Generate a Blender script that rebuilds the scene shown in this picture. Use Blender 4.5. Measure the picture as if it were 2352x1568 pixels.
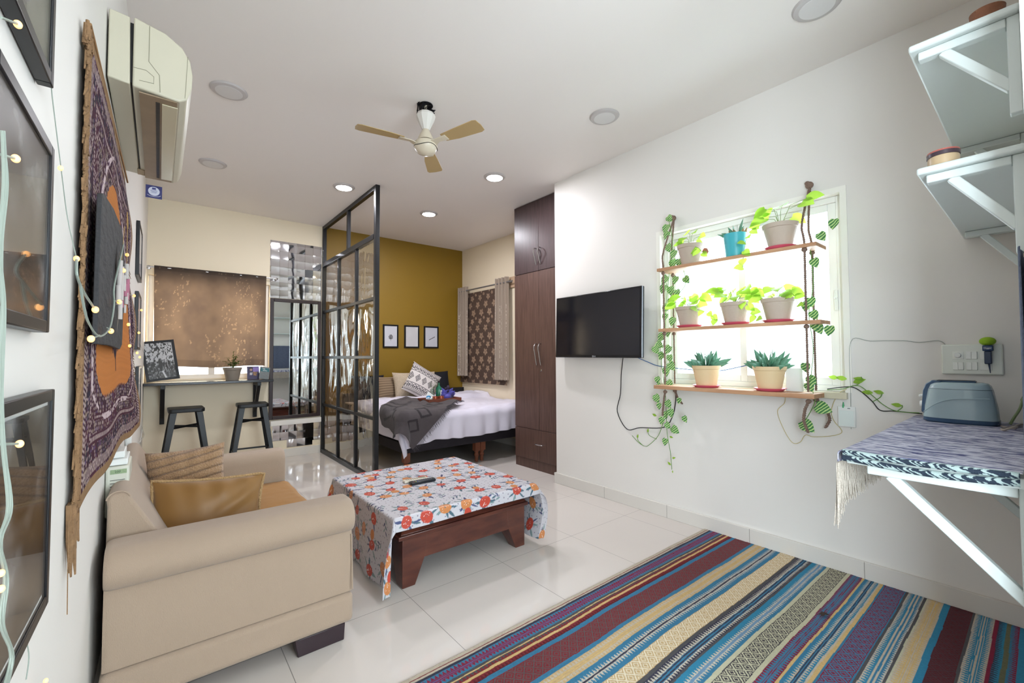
import bpy, math, random
import numpy as np
from mathutils import Vector, Matrix

for o in list(bpy.data.objects):
    bpy.data.objects.remove(o)
SC = bpy.context.scene
COL = SC.collection
PI = math.pi

# ------------------------------------------------------------------ camera
FW, FH, FPX = 2352, 1568, 999.6
MR = np.array([[0.77634084, -0.63029507, -0.00479938],
               [-0.017391, -0.0290308, 0.99942722],
               [0.63007337, 0.7758127, 0.03349926]])      # right, up, forward
CAMZ = 1.24
cam = bpy.data.cameras.new('camera')
cam.sensor_width = 36
cam.lens = 36 * FPX / FW
cam.clip_start = 0.02
camo = bpy.data.objects.new('camera', cam)
COL.objects.link(camo)
camo.matrix_world = Matrix(((MR[0][0], MR[1][0], -MR[2][0], 0), (MR[0][1], MR[1][1], -MR[2][1], 0),
                            (MR[0][2], MR[1][2], -MR[2][2], CAMZ), (0, 0, 0, 1)))
SC.camera = camo

# ------------------------------------------------------------------ view, sky and daylight
SC.view_settings.view_transform = 'Standard'
SC.view_settings.look = 'None'
SC.view_settings.gamma = 1
SC.view_settings.use_curve_mapping = False
SC.view_settings.exposure = 1.0
world = bpy.data.worlds.new('sky')
SC.world = world
world.use_nodes = True
wn = world.node_tree.nodes['Background']
wn.inputs[0].default_value = (0.93, 0.97, 1.0, 1)
wn.inputs[1].default_value = 2.4


def area(name, loc, target, sx, sy, power, col=(1, 1, 1), spread=PI):
    l = bpy.data.lights.new(name, 'AREA')
    l.shape = 'RECTANGLE'
    l.size, l.size_y = sx, sy
    l.energy = power
    l.color = col
    l.spread = spread
    o = bpy.data.objects.new(name, l)
    COL.objects.link(o)
    o.location = loc
    d = Vector(target) - Vector(loc)
    o.rotation_euler = d.to_track_quat('-Z', 'Y').to_euler()
    return o


area('daylight_side_window', (3.42, 1.31, 1.66), (0, 1.31, 1.3), 1.25, 1.25, 32, (0.88, 0.95, 1.0))
area('added_fill_rear', (1.15, -2.75, 1.65), (1.5, 0, 1.5), 1.5, 1.6, 80, (0.92, 0.96, 1.0))  # added fill light from behind the camera, through an invented window
area('added_fill_left', (-0.55, -1.0, 1.2), (3.0, -0.6, 1.2), 1.2, 1.95, 95, (0.95, 0.97, 1.0))  # added fill light for the right wall, through an invented door
area('daylight_bar_window', (0.47, 6.32, 1.65), (0.47, 0, 1.6), 1.1, 1.15, 44, (1.0, 0.68, 0.38))
area('daylight_bed_window', (4.14, 5.4, 1.55), (0, 5.4, 1.5), 1.0, 1.3, 30, (1.0, 0.86, 0.68))

# ------------------------------------------------------------------ helpers
def S(h):
    h = h.lstrip('#')
    c = [int(h[i:i + 2], 16) / 255 for i in (0, 2, 4)]
    return tuple((x / 12.92 if x <= 0.04045 else ((x + 0.055) / 1.055) ** 2.4) for x in c)


def ray(px, py):
    return np.array([(px - FW / 2) / FPX, -(py - FH / 2) / FPX, 1.0]) @ MR


def WX(px, py, x):
    d = ray(px, py); t = x / d[0]
    return Vector((x, d[1] * t, CAMZ + d[2] * t))


def WY(px, py, y):
    d = ray(px, py); t = y / d[1]
    return Vector((d[0] * t, y, CAMZ + d[2] * t))


def WZ(px, py, z):
    d = ray(px, py); t = (z - CAMZ) / d[2]
    return Vector((d[0] * t, d[1] * t, z))


def lw(y):
    return -0.18 + 0.0108 * y


_h = {}


def vn(x, y, seed=0):
    """smooth value noise on numpy arrays, 0..1"""
    r = _h.get(seed)
    if r is None:
        r = _h[seed] = np.random.RandomState(seed + 11).rand(256, 256)
    x = np.asarray(x, float); y = np.asarray(y, float)
    xi = np.floor(x).astype(int); yi = np.floor(y).astype(int)
    fx = x - xi; fy = y - yi
    fx = fx * fx * (3 - 2 * fx); fy = fy * fy * (3 - 2 * fy)
    a = r[xi % 256, yi % 256]; b = r[(xi + 1) % 256, yi % 256]
    c = r[xi % 256, (yi + 1) % 256]; d = r[(xi + 1) % 256, (yi + 1) % 256]
    return (a * (1 - fx) + b * fx) * (1 - fy) + (c * (1 - fx) + d * fx) * fy


def fbm(x, y, seed=0, o=3):
    s = 0; a = 0.5
    for k in range(o):
        s = s + a * vn(x * 2 ** k, y * 2 ** k, seed + k); a *= 0.5
    return s / (1 - 0.5 ** o)


class MB:
    def __init__(s):
        s.v = []; s.f = []; s.m = []

    def add(s, vs, fs, mi=0):
        n = len(s.v)
        s.v.extend([tuple(p) for p in vs])
        s.f.extend([tuple(i + n for i in f) for f in fs])
        s.m.extend([mi] * len(fs))
        return s

    def box(s, x0, x1, y0, y1, z0, z1, M=None, mi=0):
        vs = [(x, y, z) for z in (z0, z1) for y in (y0, y1) for x in (x0, x1)]
        if M is not None:
            vs = [M @ Vector(p) for p in vs]
        return s.add(vs, [(0, 2, 3, 1), (4, 5, 7, 6), (0, 1, 5, 4), (2, 6, 7, 3), (0, 4, 6, 2), (1, 3, 7, 5)], mi)

    def bar(s, p0, p1, w, h, up=(0, 0, 1), mi=0):
        p0 = Vector(p0); p1 = Vector(p1); d = (p1 - p0).normalized()
        a = d.cross(Vector(up)).normalized() * (w / 2); b = a.cross(d).normalized() * (h / 2)
        vs = [p + sa * a + sb * b for p in (p0, p1) for sa, sb in ((-1, -1), (1, -1), (1, 1), (-1, 1))]
        return s.add(vs, [(3, 2, 1, 0), (4, 5, 6, 7), (0, 1, 5, 4), (1, 2, 6, 5), (2, 3, 7, 6), (3, 0, 4, 7)], mi)

    def prism(s, prof, axis, a, b, mi=0):
        """prof: 2D points; axis 0: (y,z) along x, 1: (x,z) along y, 2: (x,y) along z"""
        def P(p, t):
            return ((t, p[0], p[1]), (p[0], t, p[1]), (p[0], p[1], t))[axis]
        n = len(prof)
        vs = [P(p, a) for p in prof] + [P(p, b) for p in prof]
        fs = [tuple(range(n))[::-1], tuple(range(n, 2 * n))] + [(i, (i + 1) % n, (i + 1) % n + n, i + n) for i in range(n)]
        return s.add(vs, fs, mi)

    def lathe(s, prof, c=(0, 0, 0), n=24, M=None, mi=0):
        vs = []
        for r, z in prof:
            for k in range(n):
                t = 2 * PI * k / n
                vs.append(Vector((r * math.cos(t), r * math.sin(t), z)))
        if M is not None:
            vs = [M @ p for p in vs]
        vs = [p + Vector(c) for p in vs]
        fs = []
        for j in range(len(prof) - 1):
            for k in range(n):
                a = j * n + k; b = j * n + (k + 1) % n
                fs.append((a, b, b + n, a + n))
        if prof[0][0] > 1e-5:
            fs.append(tuple(range(n))[::-1])
        if prof[-1][0] > 1e-5:
            fs.append(tuple((len(prof) - 1) * n + k for k in range(n)))
        return s.add(vs, fs, mi)

    def cyl(s, p0, p1, r0, r1=None, n=14, mi=0):
        r1 = r0 if r1 is None else r1
        p0 = Vector(p0); p1 = Vector(p1); d = p1 - p0
        q = Vector((0, 0, 1)).rotation_difference(d).to_matrix()
        return s.lathe([(r0, 0), (r1, d.length)], p0, n, q, mi)

    def tube(s, pts, r, n=8, closed=False, mi=0):
        P = [Vector(p) for p in pts]
        N = len(P)
        rr = r if isinstance(r, (list, tuple)) else [r] * N
        vs = []; prev = None
        for i in range(N):
            a = P[(i - 1) % N] if closed or i > 0 else P[i]
            b = P[(i + 1) % N] if closed or i < N - 1 else P[i]
            t = (b - a)
            t = t.normalized() if t.length > 1e-9 else Vector((0, 0, 1))
            if prev is None:
                u = t.orthogonal().normalized()
            else:
                u = (prev - t * prev.dot(t))
                u = u.normalized() if u.length > 1e-6 else t.orthogonal().normalized()
            prev = u; w = t.cross(u)
            for k in range(n):
                th = 2 * PI * k / n
                vs.append(P[i] + (u * math.cos(th) + w * math.sin(th)) * rr[i])
        fs = []
        for i in range(N if closed else N - 1):
            for k in range(n):
                a = i * n + k; b = i * n + (k + 1) % n
                c = ((i + 1) % N) * n + (k + 1) % n; d = ((i + 1) % N) * n + k
                fs.append((a, b, c, d))
        if not closed:
            fs.append(tuple(range(n))[::-1]); fs.append(tuple((N - 1) * n + k for k in range(n)))
        return s.add(vs, fs, mi)

    def ball(s, c, rx, ry=None, rz=None, n=16, m=10, M=None, mi=0):
        ry = rx if ry is None else ry; rz = rx if rz is None else rz
        vs = []
        for j in range(m + 1):
            ph = PI * j / m
            for k in range(n):
                t = 2 * PI * k / n
                p = Vector((rx * math.sin(ph) * math.cos(t), ry * math.sin(ph) * math.sin(t), -rz * math.cos(ph)))
                vs.append((M @ p if M is not None else p) + Vector(c))
        fs = [(j * n + k, j * n + (k + 1) % n, (j + 1) * n + (k + 1) % n, (j + 1) * n + k) for j in range(m) for k in range(n)]
        return s.add(vs, fs, mi)

    def grid(s, X, Y, Z, mi=0):
        nu, nv = X.shape
        vs = np.stack([X, Y, Z], -1).reshape(-1, 3).tolist()
        fs = [(i * nv + j, (i + 1) * nv + j, (i + 1) * nv + j + 1, i * nv + j + 1) for i in range(nu - 1) for j in range(nv - 1)]
        return s.add(vs, fs, mi)

    def leaf(s, base, dirv, up, L, W, bend=0.25, mi=0, heart=False):
        base = Vector(base); d = Vector(dirv).normalized()
        side = d.cross(Vector(up))
        side = side.normalized() if side.length > 1e-4 else d.orthogonal().normalized()
        nrm = side.cross(d).normalized()
        prof = [(0, .05), (.04, .30), (.18, .48), (.38, .5), (.6, .40), (.8, .22), (1, .0)] if heart else [(0, .08), (.15, .3), (.35, .5), (.6, .42), (.82, .2), (1, 0)]
        vs = []; n = len(prof)
        for t, w in prof:
            c = base + d * (t * L) - nrm * (bend * L * t * t)
            if heart and t == .04:
                cc = c - d * .1 * L
            else:
                cc = c
            vs += [cc - side * w * W + nrm * .12 * w * W, c, cc + side * w * W + nrm * .12 * w * W]
        fs = []
        for i in range(n - 1):
            a = i * 3
            fs += [(a, a + 1, a + 4, a + 3), (a + 1, a + 2, a + 5, a + 4)]
        return s.add(vs, fs, mi)

    def build(s, name, mat, parent=None, bevel=0, seg=2, smooth=35, solid=0, subsurf=0):
        me = bpy.data.meshes.new(name)
        me.from_pydata(s.v, [], s.f)
        mats = mat if isinstance(mat, (list, tuple)) else [mat]
        for m in mats:
            me.materials.append(m)
        if len(mats) > 1:
            me.polygons.foreach_set('material_index', s.m)
        me.update()
        if smooth:
            me.polygons.foreach_set('use_smooth', [True] * len(me.polygons))
            if smooth < 180:
                me.set_sharp_from_angle(angle=math.radians(smooth))
        o = bpy.data.objects.new(name, me)
        COL.objects.link(o)
        if parent is not None:
            o.parent = parent
        if bevel:
            b = o.modifiers.new('b', 'BEVEL'); b.width = bevel; b.segments = seg; b.limit_method = 'ANGLE'; b.angle_limit = math.radians(38)
        if solid:
            b = o.modifiers.new('s', 'SOLIDIFY'); b.thickness = abs(solid); b.offset = 1 if solid < 0 else -1
        if subsurf:
            b = o.modifiers.new('u', 'SUBSURF'); b.levels = b.render_levels = subsurf
        return o


def gridmesh(name, mat, X, Y, Z, parent=None, color=None, solid=0, closed=False):
    """dense sheet with an optional woven/printed colour per point"""
    nu, nv = X.shape
    me = bpy.data.meshes.new(name)
    co = np.stack([X, Y, Z], -1).reshape(-1, 3)
    i = np.arange(nu - 1)[:, None] * nv + np.arange(nv - 1)[None, :]
    f = np.stack([i, i + nv, i + nv + 1, i + 1], -1).reshape(-1, 4)
    me.vertices.add(len(co)); me.vertices.foreach_set('co', co.astype(np.float32).ravel())
    me.loops.add(f.size); me.loops.foreach_set('vertex_index', f.astype(np.int32).ravel())
    me.polygons.add(len(f)); me.polygons.foreach_set('loop_start', (np.arange(len(f)) * 4).astype(np.int32))
    me.polygons.foreach_set('use_smooth', np.ones(len(f), bool))
    me.update(calc_edges=True); me.validate()
    if color is not None:
        a = me.color_attributes.new('Col', 'FLOAT_COLOR', 'POINT')
        c = np.ones((len(co), 4), np.float32); c[:, :3] = color.reshape(-1, 3)
        a.data.foreach_set('color', c.ravel())
    me.materials.append(mat)
    o = bpy.data.objects.new(name, me)
    COL.objects.link(o)
    if parent is not None:
        o.parent = parent
    if solid:
        b = o.modifiers.new('s', 'SOLIDIFY'); b.thickness = abs(solid); b.offset = 1 if solid < 0 else -1
    return o


def empty(name, loc=(0, 0, 0), rz=0):
    o = bpy.data.objects.new(name, None)
    o.empty_display_size = 0.05
    COL.objects.link(o); o.location = loc; o.rotation_euler = (0, 0, rz)
    return o


def kids(o):
    return [c for c in bpy.data.objects if c.parent == o]


def tag(o, label, cat, group=None):
    o['label'] = label; o['category'] = cat
    if group:
        o['group'] = group
    return o


def tree(o):
    r = [o]
    for c in kids(o):
        r += tree(c)
    return r


def settle(root, label, cat, group=None):
    """root and its parts were built in world coordinates around the origin: move the root to the thing's base"""
    T = [t for t in tree(root) if t.type == 'MESH']
    lo = Vector((1e9,) * 3); hi = Vector((-1e9,) * 3)
    for t in T:
        for b in t.bound_box:
            for k in range(3):
                lo[k] = min(lo[k], b[k]); hi[k] = max(hi[k], b[k])
    base = Vector(((lo.x + hi.x) / 2, (lo.y + hi.y) / 2, lo.z))
    done = set()
    for t in T:
        if t.data.name not in done:
            done.add(t.data.name)
            t.data.transform(Matrix.Translation(-base))
    root.location = base
    return tag(root, label, cat, group)


def dup(o, parent=None):
    c = o.copy(); COL.objects.link(c)
    c.parent = parent
    for ch in kids(o):
        dup(ch, c)
    return c


def struct(o):
    o['kind'] = 'structure'
    return o

# ------------------------------------------------------------------ materials
def mat(name, col, rough=0.6, metal=0.0, bump=0.0, bscale=60.0, var=0.0, vscale=3.0, sheen=0.0, spec=0.5, coat=0.0, emit=None, es=0.0, trans=0.0, stretch=None, ior=1.45):
    m = bpy.data.materials.new(name); m.use_nodes = True
    nt = m.node_tree; N = nt.nodes; L = nt.links
    b = N['Principled BSDF']
    b.inputs['Roughness'].default_value = rough
    b.inputs['Metallic'].default_value = metal
    b.inputs['Specular IOR Level'].default_value = spec
    b.inputs['IOR'].default_value = ior
    if sheen:
        b.inputs['Sheen Weight'].default_value = sheen
    if coat:
        b.inputs['Coat Weight'].default_value = coat; b.inputs['Coat Roughness'].default_value = .08
    if trans:
        b.inputs['Transmission Weight'].default_value = trans
    c = S(col) if isinstance(col, str) else col
    tc = N.new('ShaderNodeTexCoord'); mp = N.new('ShaderNodeMapping')
    L.new(tc.outputs['Object'], mp.inputs['Vector'])
    if stretch:
        mp.inputs['Scale'].default_value = stretch
    nz = N.new('ShaderNodeTexNoise'); nz.inputs['Scale'].default_value = vscale; nz.inputs['Detail'].default_value = 4
    L.new(mp.outputs[0], nz.inputs['Vector'])
    mx = N.new('ShaderNodeMix'); mx.data_type = 'RGBA'
    v = var
    mx.inputs[6].default_value = (*[x * (1 - v) for x in c], 1)
    mx.inputs[7].default_value = (*[min(1, x * (1 + v)) for x in c], 1)
    L.new(nz.outputs['Fac'], mx.inputs[0]); L.new(mx.outputs[2], b.inputs['Base Color'])
    if bump:
        n2 = N.new('ShaderNodeTexNoise'); n2.inputs['Scale'].default_value = bscale; n2.inputs['Detail'].default_value = 3
        L.new(mp.outputs[0], n2.inputs['Vector'])
        bp = N.new('ShaderNodeBump'); bp.inputs['Strength'].default_value = bump; bp.inputs['Distance'].default_value = .01
        L.new(n2.outputs['Fac'], bp.inputs['Height']); L.new(bp.outputs[0], b.inputs['Normal'])
    if emit is not None:
        e = S(emit) if isinstance(emit, str) else emit
        b.inputs['Emission Color'].default_value = (*e, 1); b.inputs['Emission Strength'].default_value = es
    return m


def colmat(name, rough=0.8, bump=0.25, bscale=400.0, sheen=0.0, transl=0.0, spec=.3):
    m = mat(name, (0.5, 0.5, 0.5), rough, bump=bump, bscale=bscale, sheen=sheen, spec=spec)
    nt = m.node_tree; b = nt.nodes['Principled BSDF']
    a = nt.nodes.new('ShaderNodeAttribute'); a.attribute_name = 'Col'
    nt.links.new(a.outputs['Color'], b.inputs['Base Color'])
    if transl:
        t = nt.nodes.new('ShaderNodeBsdfTranslucent'); nt.links.new(a.outputs['Color'], t.inputs['Color'])
        x = nt.nodes.new('ShaderNodeMixShader'); x.inputs[0].default_value = transl
        nt.links.new(b.outputs[0], x.inputs[1]); nt.links.new(t.outputs[0], x.inputs[2])
        nt.links.new(x.outputs[0], nt.nodes['Material Output'].inputs[0])
    return m


def translucent(m, col, f):
    nt = m.node_tree; b = nt.nodes['Principled BSDF']
    t = nt.nodes.new('ShaderNodeBsdfTranslucent'); t.inputs[0].default_value = (*(S(col) if isinstance(col, str) else col), 1)
    x = nt.nodes.new('ShaderNodeMixShader'); x.inputs[0].default_value = f
    nt.links.new(b.outputs[0], x.inputs[1]); nt.links.new(t.outputs[0], x.inputs[2])
    nt.links.new(x.outputs[0], nt.nodes['Material Output'].inputs[0])
    return m


def wood(name, c1, c2, rough=.35, scale=(6, 6, .5), coat=0.0, dist=2.0, bump=.05):
    m = mat(name, c1, rough, coat=coat)
    nt = m.node_tree; N = nt.nodes; L = nt.links; b = N['Principled BSDF']
    mp = [n for n in N if n.type == 'MAPPING'][0]; mp.inputs['Scale'].default_value = scale
    nz = N.new('ShaderNodeTexNoise'); nz.inputs['Scale'].default_value = 4; nz.inputs['Detail'].default_value = 8; nz.inputs['Distortion'].default_value = dist * .1
    L.new(mp.outputs[0], nz.inputs['Vector'])
    cr = N.new('ShaderNodeValToRGB'); cr.color_ramp.elements[0].position = .3; cr.color_ramp.elements[1].position = .7
    cr.color_ramp.elements[0].color = (*S(c1), 1); cr.color_ramp.elements[1].color = (*S(c2), 1)
    L.new(nz.outputs['Fac'], cr.inputs[0]); L.new(cr.outputs[0], b.inputs['Base Color'])
    bp = N.new('ShaderNodeBump'); bp.inputs['Strength'].default_value = bump; bp.inputs['Distance'].default_value = .005
    L.new(nz.outputs['Fac'], bp.inputs['Height']); L.new(bp.outputs[0], b.inputs['Normal'])
    return m


def glassmat(name, tint, gloss=.12, rough=.02, wave=0.0, wscale=3.0, wstretch=(1, 1, 1), fac=.8):
    """thin sheet: transparent with a mirror-like skin"""
    m = bpy.data.materials.new(name); m.use_nodes = True
    nt = m.node_tree; N = nt.nodes; L = nt.links
    N.remove(N['Principled BSDF'])
    tr = N.new('ShaderNodeBsdfTransparent'); tr.inputs[0].default_value = (*S(tint), 1)
    gl = N.new('ShaderNodeBsdfGlossy'); gl.inputs['Roughness'].default_value = rough
    lw_ = N.new('ShaderNodeLayerWeight'); lw_.inputs[0].default_value = .35
    ad = N.new('ShaderNodeMath'); ad.operation = 'MULTIPLY_ADD'; ad.inputs[1].default_value = fac; ad.inputs[2].default_value = gloss; ad.use_clamp = True
    L.new(lw_.outputs['Facing'], ad.inputs[0])
    mx = N.new('ShaderNodeMixShader'); L.new(ad.outputs[0], mx.inputs[0]); L.new(tr.outputs[0], mx.inputs[1]); L.new(gl.outputs[0], mx.inputs[2])
    L.new(mx.outputs[0], N['Material Output'].inputs[0])
    if wave:
        tc = N.new('ShaderNodeTexCoord'); mp = N.new('ShaderNodeMapping'); mp.inputs['Scale'].default_value = wstretch
        L.new(tc.outputs['Object'], mp.inputs[0])
        nz = N.new('ShaderNodeTexNoise'); nz.inputs['Scale'].default_value = wscale; nz.inputs['Detail'].default_value = 1.5; nz.inputs['Distortion'].default_value = .8
        L.new(mp.outputs[0], nz.inputs['Vector'])
        bp = N.new('ShaderNodeBump'); bp.inputs['Strength'].default_value = wave; bp.inputs['Distance'].default_value = .08
        L.new(nz.outputs['Fac'], bp.inputs['Height']); L.new(bp.outputs[0], gl.inputs['Normal'])
    return m


M_wall = mat('cool_white_paint', '#e3dfd9', .55, bump=.06, bscale=25, var=.015, vscale=1.5)
M_wall_warm = mat('warm_lit_wall_paint', '#e6d8be', .55, bump=.06, bscale=25, var=.015, vscale=1.5)  # wall paint with the warm window light tinted into its colour
M_ceil = mat('ceiling_paint', '#ece6e1', .6, bump=.04, bscale=12, var=.015, vscale=1)
M_mustard = mat('mustard_paint', '#86681a', .5, bump=.05, bscale=25, var=.03, vscale=1.5)
M_skirt = mat('skirting_tile', '#d9d4cc', .25, var=.02)
M_black = mat('black_paint', '#0b0b10', .4, bump=.08, bscale=30)
M_blackmetal = mat('black_metal', '#08090d', .42, metal=.0)
M_blackframe = mat('black_frame', '#0f1015', .35)
M_white = mat('white_plastic', '#e4e6e2', .35)
M_whitepaint = mat('white_board', '#cbd3d0', .4, bump=.08, bscale=20)
M_chrome = mat('chrome', '#c8c8cc', .18, metal=1)
M_mirror = mat('mirror_glass', '#d8dcdc', .01, metal=1)

# ------------------------------------------------------------------ the setting
RX = 3.055; BY = 6.02; CZ = 2.965; EX = 3.845; YB = -2.6


def floor_mat():
    m = mat('floor_tiles', '#d2cac3', .035, var=.03, vscale=2.0, spec=.55)
    nt = m.node_tree; N = nt.nodes; L = nt.links; b = N['Principled BSDF']
    tc = N.new('ShaderNodeTexCoord'); mp = N.new('ShaderNodeMapping')
    mp.inputs['Location'].default_value = (-1.028 + 6.0, -2.107 + 6.0, 0)
    L.new(tc.outputs['Object'], mp.inputs[0])
    br = N.new('ShaderNodeTexBrick'); br.offset = 0; br.squash = 1
    br.inputs['Scale'].default_value = 1; br.inputs['Brick Width'].default_value = .6; br.inputs['Row Height'].default_value = .6
    br.inputs['Mortar Size'].default_value = .0016; br.inputs['Mortar Smooth'].default_value = .1
    L.new(mp.outputs[0], br.inputs['Vector'])
    old = b.inputs['Base Color'].links[0].from_socket
    mx = N.new('ShaderNodeMix'); mx.data_type = 'RGBA'; mx.inputs[7].default_value = (*S('#8a847e'), 1)
    L.new(br.outputs['Fac'], mx.inputs[0]); L.new(old, mx.inputs[6]); L.new(mx.outputs[2], b.inputs['Base Color'])
    ma = N.new('ShaderNodeMath'); ma.operation = 'MULTIPLY_ADD'; ma.inputs[1].default_value = .5; ma.inputs[2].default_value = .06
    L.new(br.outputs['Fac'], ma.inputs[0]); L.new(ma.outputs[0], b.inputs['Roughness'])
    return m


struct(MB().box(-.45, EX + .2, YB - .1, BY + .15, -.1, 0).build('floor', floor_mat(), smooth=0))
struct(MB().box(-.45, EX + .2, YB - .1, BY + .15, CZ, CZ + .1).build('ceiling', M_ceil, smooth=0))
# left wall, very slightly out of square
_wl = MB().prism([(lw(-.38), -.38), (lw(BY), BY), (lw(BY) - .2, BY), (lw(-.38) - .2, -.38)], 2, 0, CZ)
_wl.prism([(lw(YB), YB), (lw(-1.62), -1.62), (lw(-1.62) - .2, -1.62), (lw(YB) - .2, YB)], 2, 0, CZ)
_wl.prism([(lw(-1.62), -1.62), (lw(-.38), -.38), (lw(-.38) - .2, -.38), (lw(-1.62) - .2, -1.62)], 2, 2.2, CZ)  # leaves an opening for the added, unseen door
struct(_wl.build('wall_left', M_wall, smooth=0))


def wall_x(name, x0, x1, y0, y1, hole, m):
    """wall lying in x, spanning y, with a window hole (ya,yb,za,zb)"""
    b = MB(); ya, yb, za, zb = hole
    b.box(x0, x1, y0, ya, 0, CZ); b.box(x0, x1, yb, y1, 0, CZ); b.box(x0, x1, ya, yb, 0, za); b.box(x0, x1, ya, yb, zb, CZ)
    return struct(b.build(name, m, smooth=0))


def wall_y(name, y0, y1, x0, x1, hole, m):
    b = MB(); xa, xb, za, zb = hole
    b.box(x0, xa, y0, y1, 0, CZ); b.box(xb, x1, y0, y1, 0, CZ); b.box(xa, xb, y0, y1, 0, za); b.box(xa, xb, y0, y1, zb, CZ)
    return struct(b.build(name, m, smooth=0))


WH = (.735, 1.905, 1.02, 2.185)       # window by the plants: y0 y1 z0 z1
wall_x('wall_right', RX, RX + .14, YB, 3.075, WH, M_wall)
struct(MB().box(RX + .14, EX, 2.93, 3.075, 0, CZ).build('wall_return', M_wall, smooth=0))
wall_x('wall_recess', EX, EX + .15, 3.0, BY + .15, (4.86, 5.9, .86, 2.2), M_wall_warm)
BWH = (-.098, 1.05, 1.0, 2.13)
wall_y('wall_back', BY, BY + .15, -.4, 1.66, BWH, M_wall_warm)
struct(MB().box(1.66, EX, BY, BY + .15, 0, CZ).build('wall_accent', M_mustard, smooth=0))
struct(MB().box(1.62, RX, -.12, .02, 0, CZ).build('wall_near', M_wall, smooth=0))
wall_y('wall_rear', YB - .15, YB, -.4, RX + .14, (.2, 1.9, .85, 2.4), M_wall)  # hole made to let in the added rear light
# skirting
struct(MB().box(RX - .02, RX, .02, 3.075, 0, .098).box(RX - .02, RX + .1, 3.075, 3.09, 0, .098).build('baseboard_right', M_skirt, bevel=.002))
sk = MB()
for k in range(7):
    y = .02 + .05 + k * .6
    if y < 3.05:
        sk.box(RX - .0206, RX - .0198, y, y + .003, 0, .098)
struct(sk.build('trim_1', mat('skirting_joint', '#9a958c', .8), smooth=0))
struct(MB().box(lw(4), 1.655, BY - .012, BY, 0, .1).build('baseboard_back', M_skirt, bevel=.002))
struct(MB().prism([(lw(0), 0), (lw(BY), BY), (lw(BY) + .014, BY), (lw(0) + .014, 0)], 2, 0, .1).build('baseboard_left', M_skirt))
struct(MB().box(EX - .012, EX, 3.9, BY, 0, .1).build('baseboard_recess', M_skirt))
struct(MB().box(1.69, EX, BY - .012, BY, 0, .1).build('baseboard_accent', M_skirt))

# ---- window behind the plants: frame in the reveal, sliding panes, sill
M_upvc = mat('window_frame_paint', '#ecebe8', .4)
M_glass = glassmat('window_glass', '#f4fbff', .03)


def window_x(name, x, y0, y1, z0, z1, sill=None, fw=.05, mull=True, depth=.05):
    w = empty(name); w['kind'] = 'structure'
    b = MB()
    b.box(x, x + depth, y0, y0 + fw, z0, z1).box(x, x + depth, y1 - fw, y1, z0, z1).box(x, x + depth, y0 + fw, y1 - fw, z0, z0 + fw).box(x, x + depth, y0 + fw, y1 - fw, z1 - fw, z1)
    ym = (y0 + y1) / 2
    i0, i1, j0, j1 = y0 + fw, y1 - fw, z0 + fw, z1 - fw
    s = .045
    for a, c, dx in ((i0, ym + s / 2, .012), (ym - s / 2, i1, .03)):
        b.box(x + dx, x + dx + .02, a, a + s, j0, j1).box(x + dx, x + dx + .02, c - s, c, j0, j1).box(x + dx, x + dx + .02, a + s, c - s, j0, j0 + s).box(x + dx, x + dx + .02, a + s, c - s, j1 - s, j1)
    b.build('window_frame', M_upvc, w, bevel=.003)
    MB().box(x + .02, x + .023, i0, ym, j0, j1).build('window_pane', M_glass, w, smooth=0)
    MB().box(x + .039, x + .042, ym, i1, j0, j1).build('window_pane', M_glass, w, smooth=0)
    if sill:
        MB().box(*sill).build('window_sill', mat('sill_stone', '#cfc7ae', .3, var=.1, vscale=30), w, bevel=.003)
    return w


w1 = window_x('window_1', RX + .055, .737, 1.903, 1.022, 2.183, (RX - .03, RX + .055, .725, 1.915, .985, 1.022), fw=.035)
# thin cream architrave round the opening
a_ = MB()
a_.box(RX - .006, RX + .055, .705, .737, 1.022, 2.215).box(RX - .006, RX + .055, 1.903, 1.935, 1.022, 2.215).box(RX - .006, RX + .055, .737, 1.903, 2.183, 2.215)
a_.build('window_surround', mat('surround_paint', '#efece4', .5), w1)
lt = MB().box(RX + .045, RX + .056, .772, .79, 1.50, 1.62)
lt.ball((RX + .042, .781, 1.575), .009)
lt.build('window_latch', M_white, w1, bevel=.002)


def window_y(name, y, x0, x1, z0, z1, sgn=1, fw=.05):
    w = empty(name); w['kind'] = 'structure'
    b = MB()
    y2 = y + .05 * sgn
    ya, yb = min(y, y2), max(y, y2)
    xm = (x0 + x1) / 2
    b.box(x0, x0 + fw, ya, yb, z0, z1).box(x1 - fw, x1, ya, yb, z0, z1).box(x0 + fw, x1 - fw, ya, yb, z0, z0 + fw).box(x0 + fw, x1 - fw, ya, yb, z1 - fw, z1).box(xm - .03, xm + .03, ya, yb, z0 + fw, z1 - fw)
    b.build('window_frame', M_upvc, w, bevel=.003)
    MB().box(x0 + fw, xm - .03, (ya + yb) / 2, (ya + yb) / 2 + .003, z0 + fw, z1 - fw).build('window_pane', M_glass, w, smooth=0)
    MB().box(xm + .03, x1 - fw, (ya + yb) / 2, (ya + yb) / 2 + .003, z0 + fw, z1 - fw).build('window_pane', M_glass, w, smooth=0)
    return w


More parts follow.
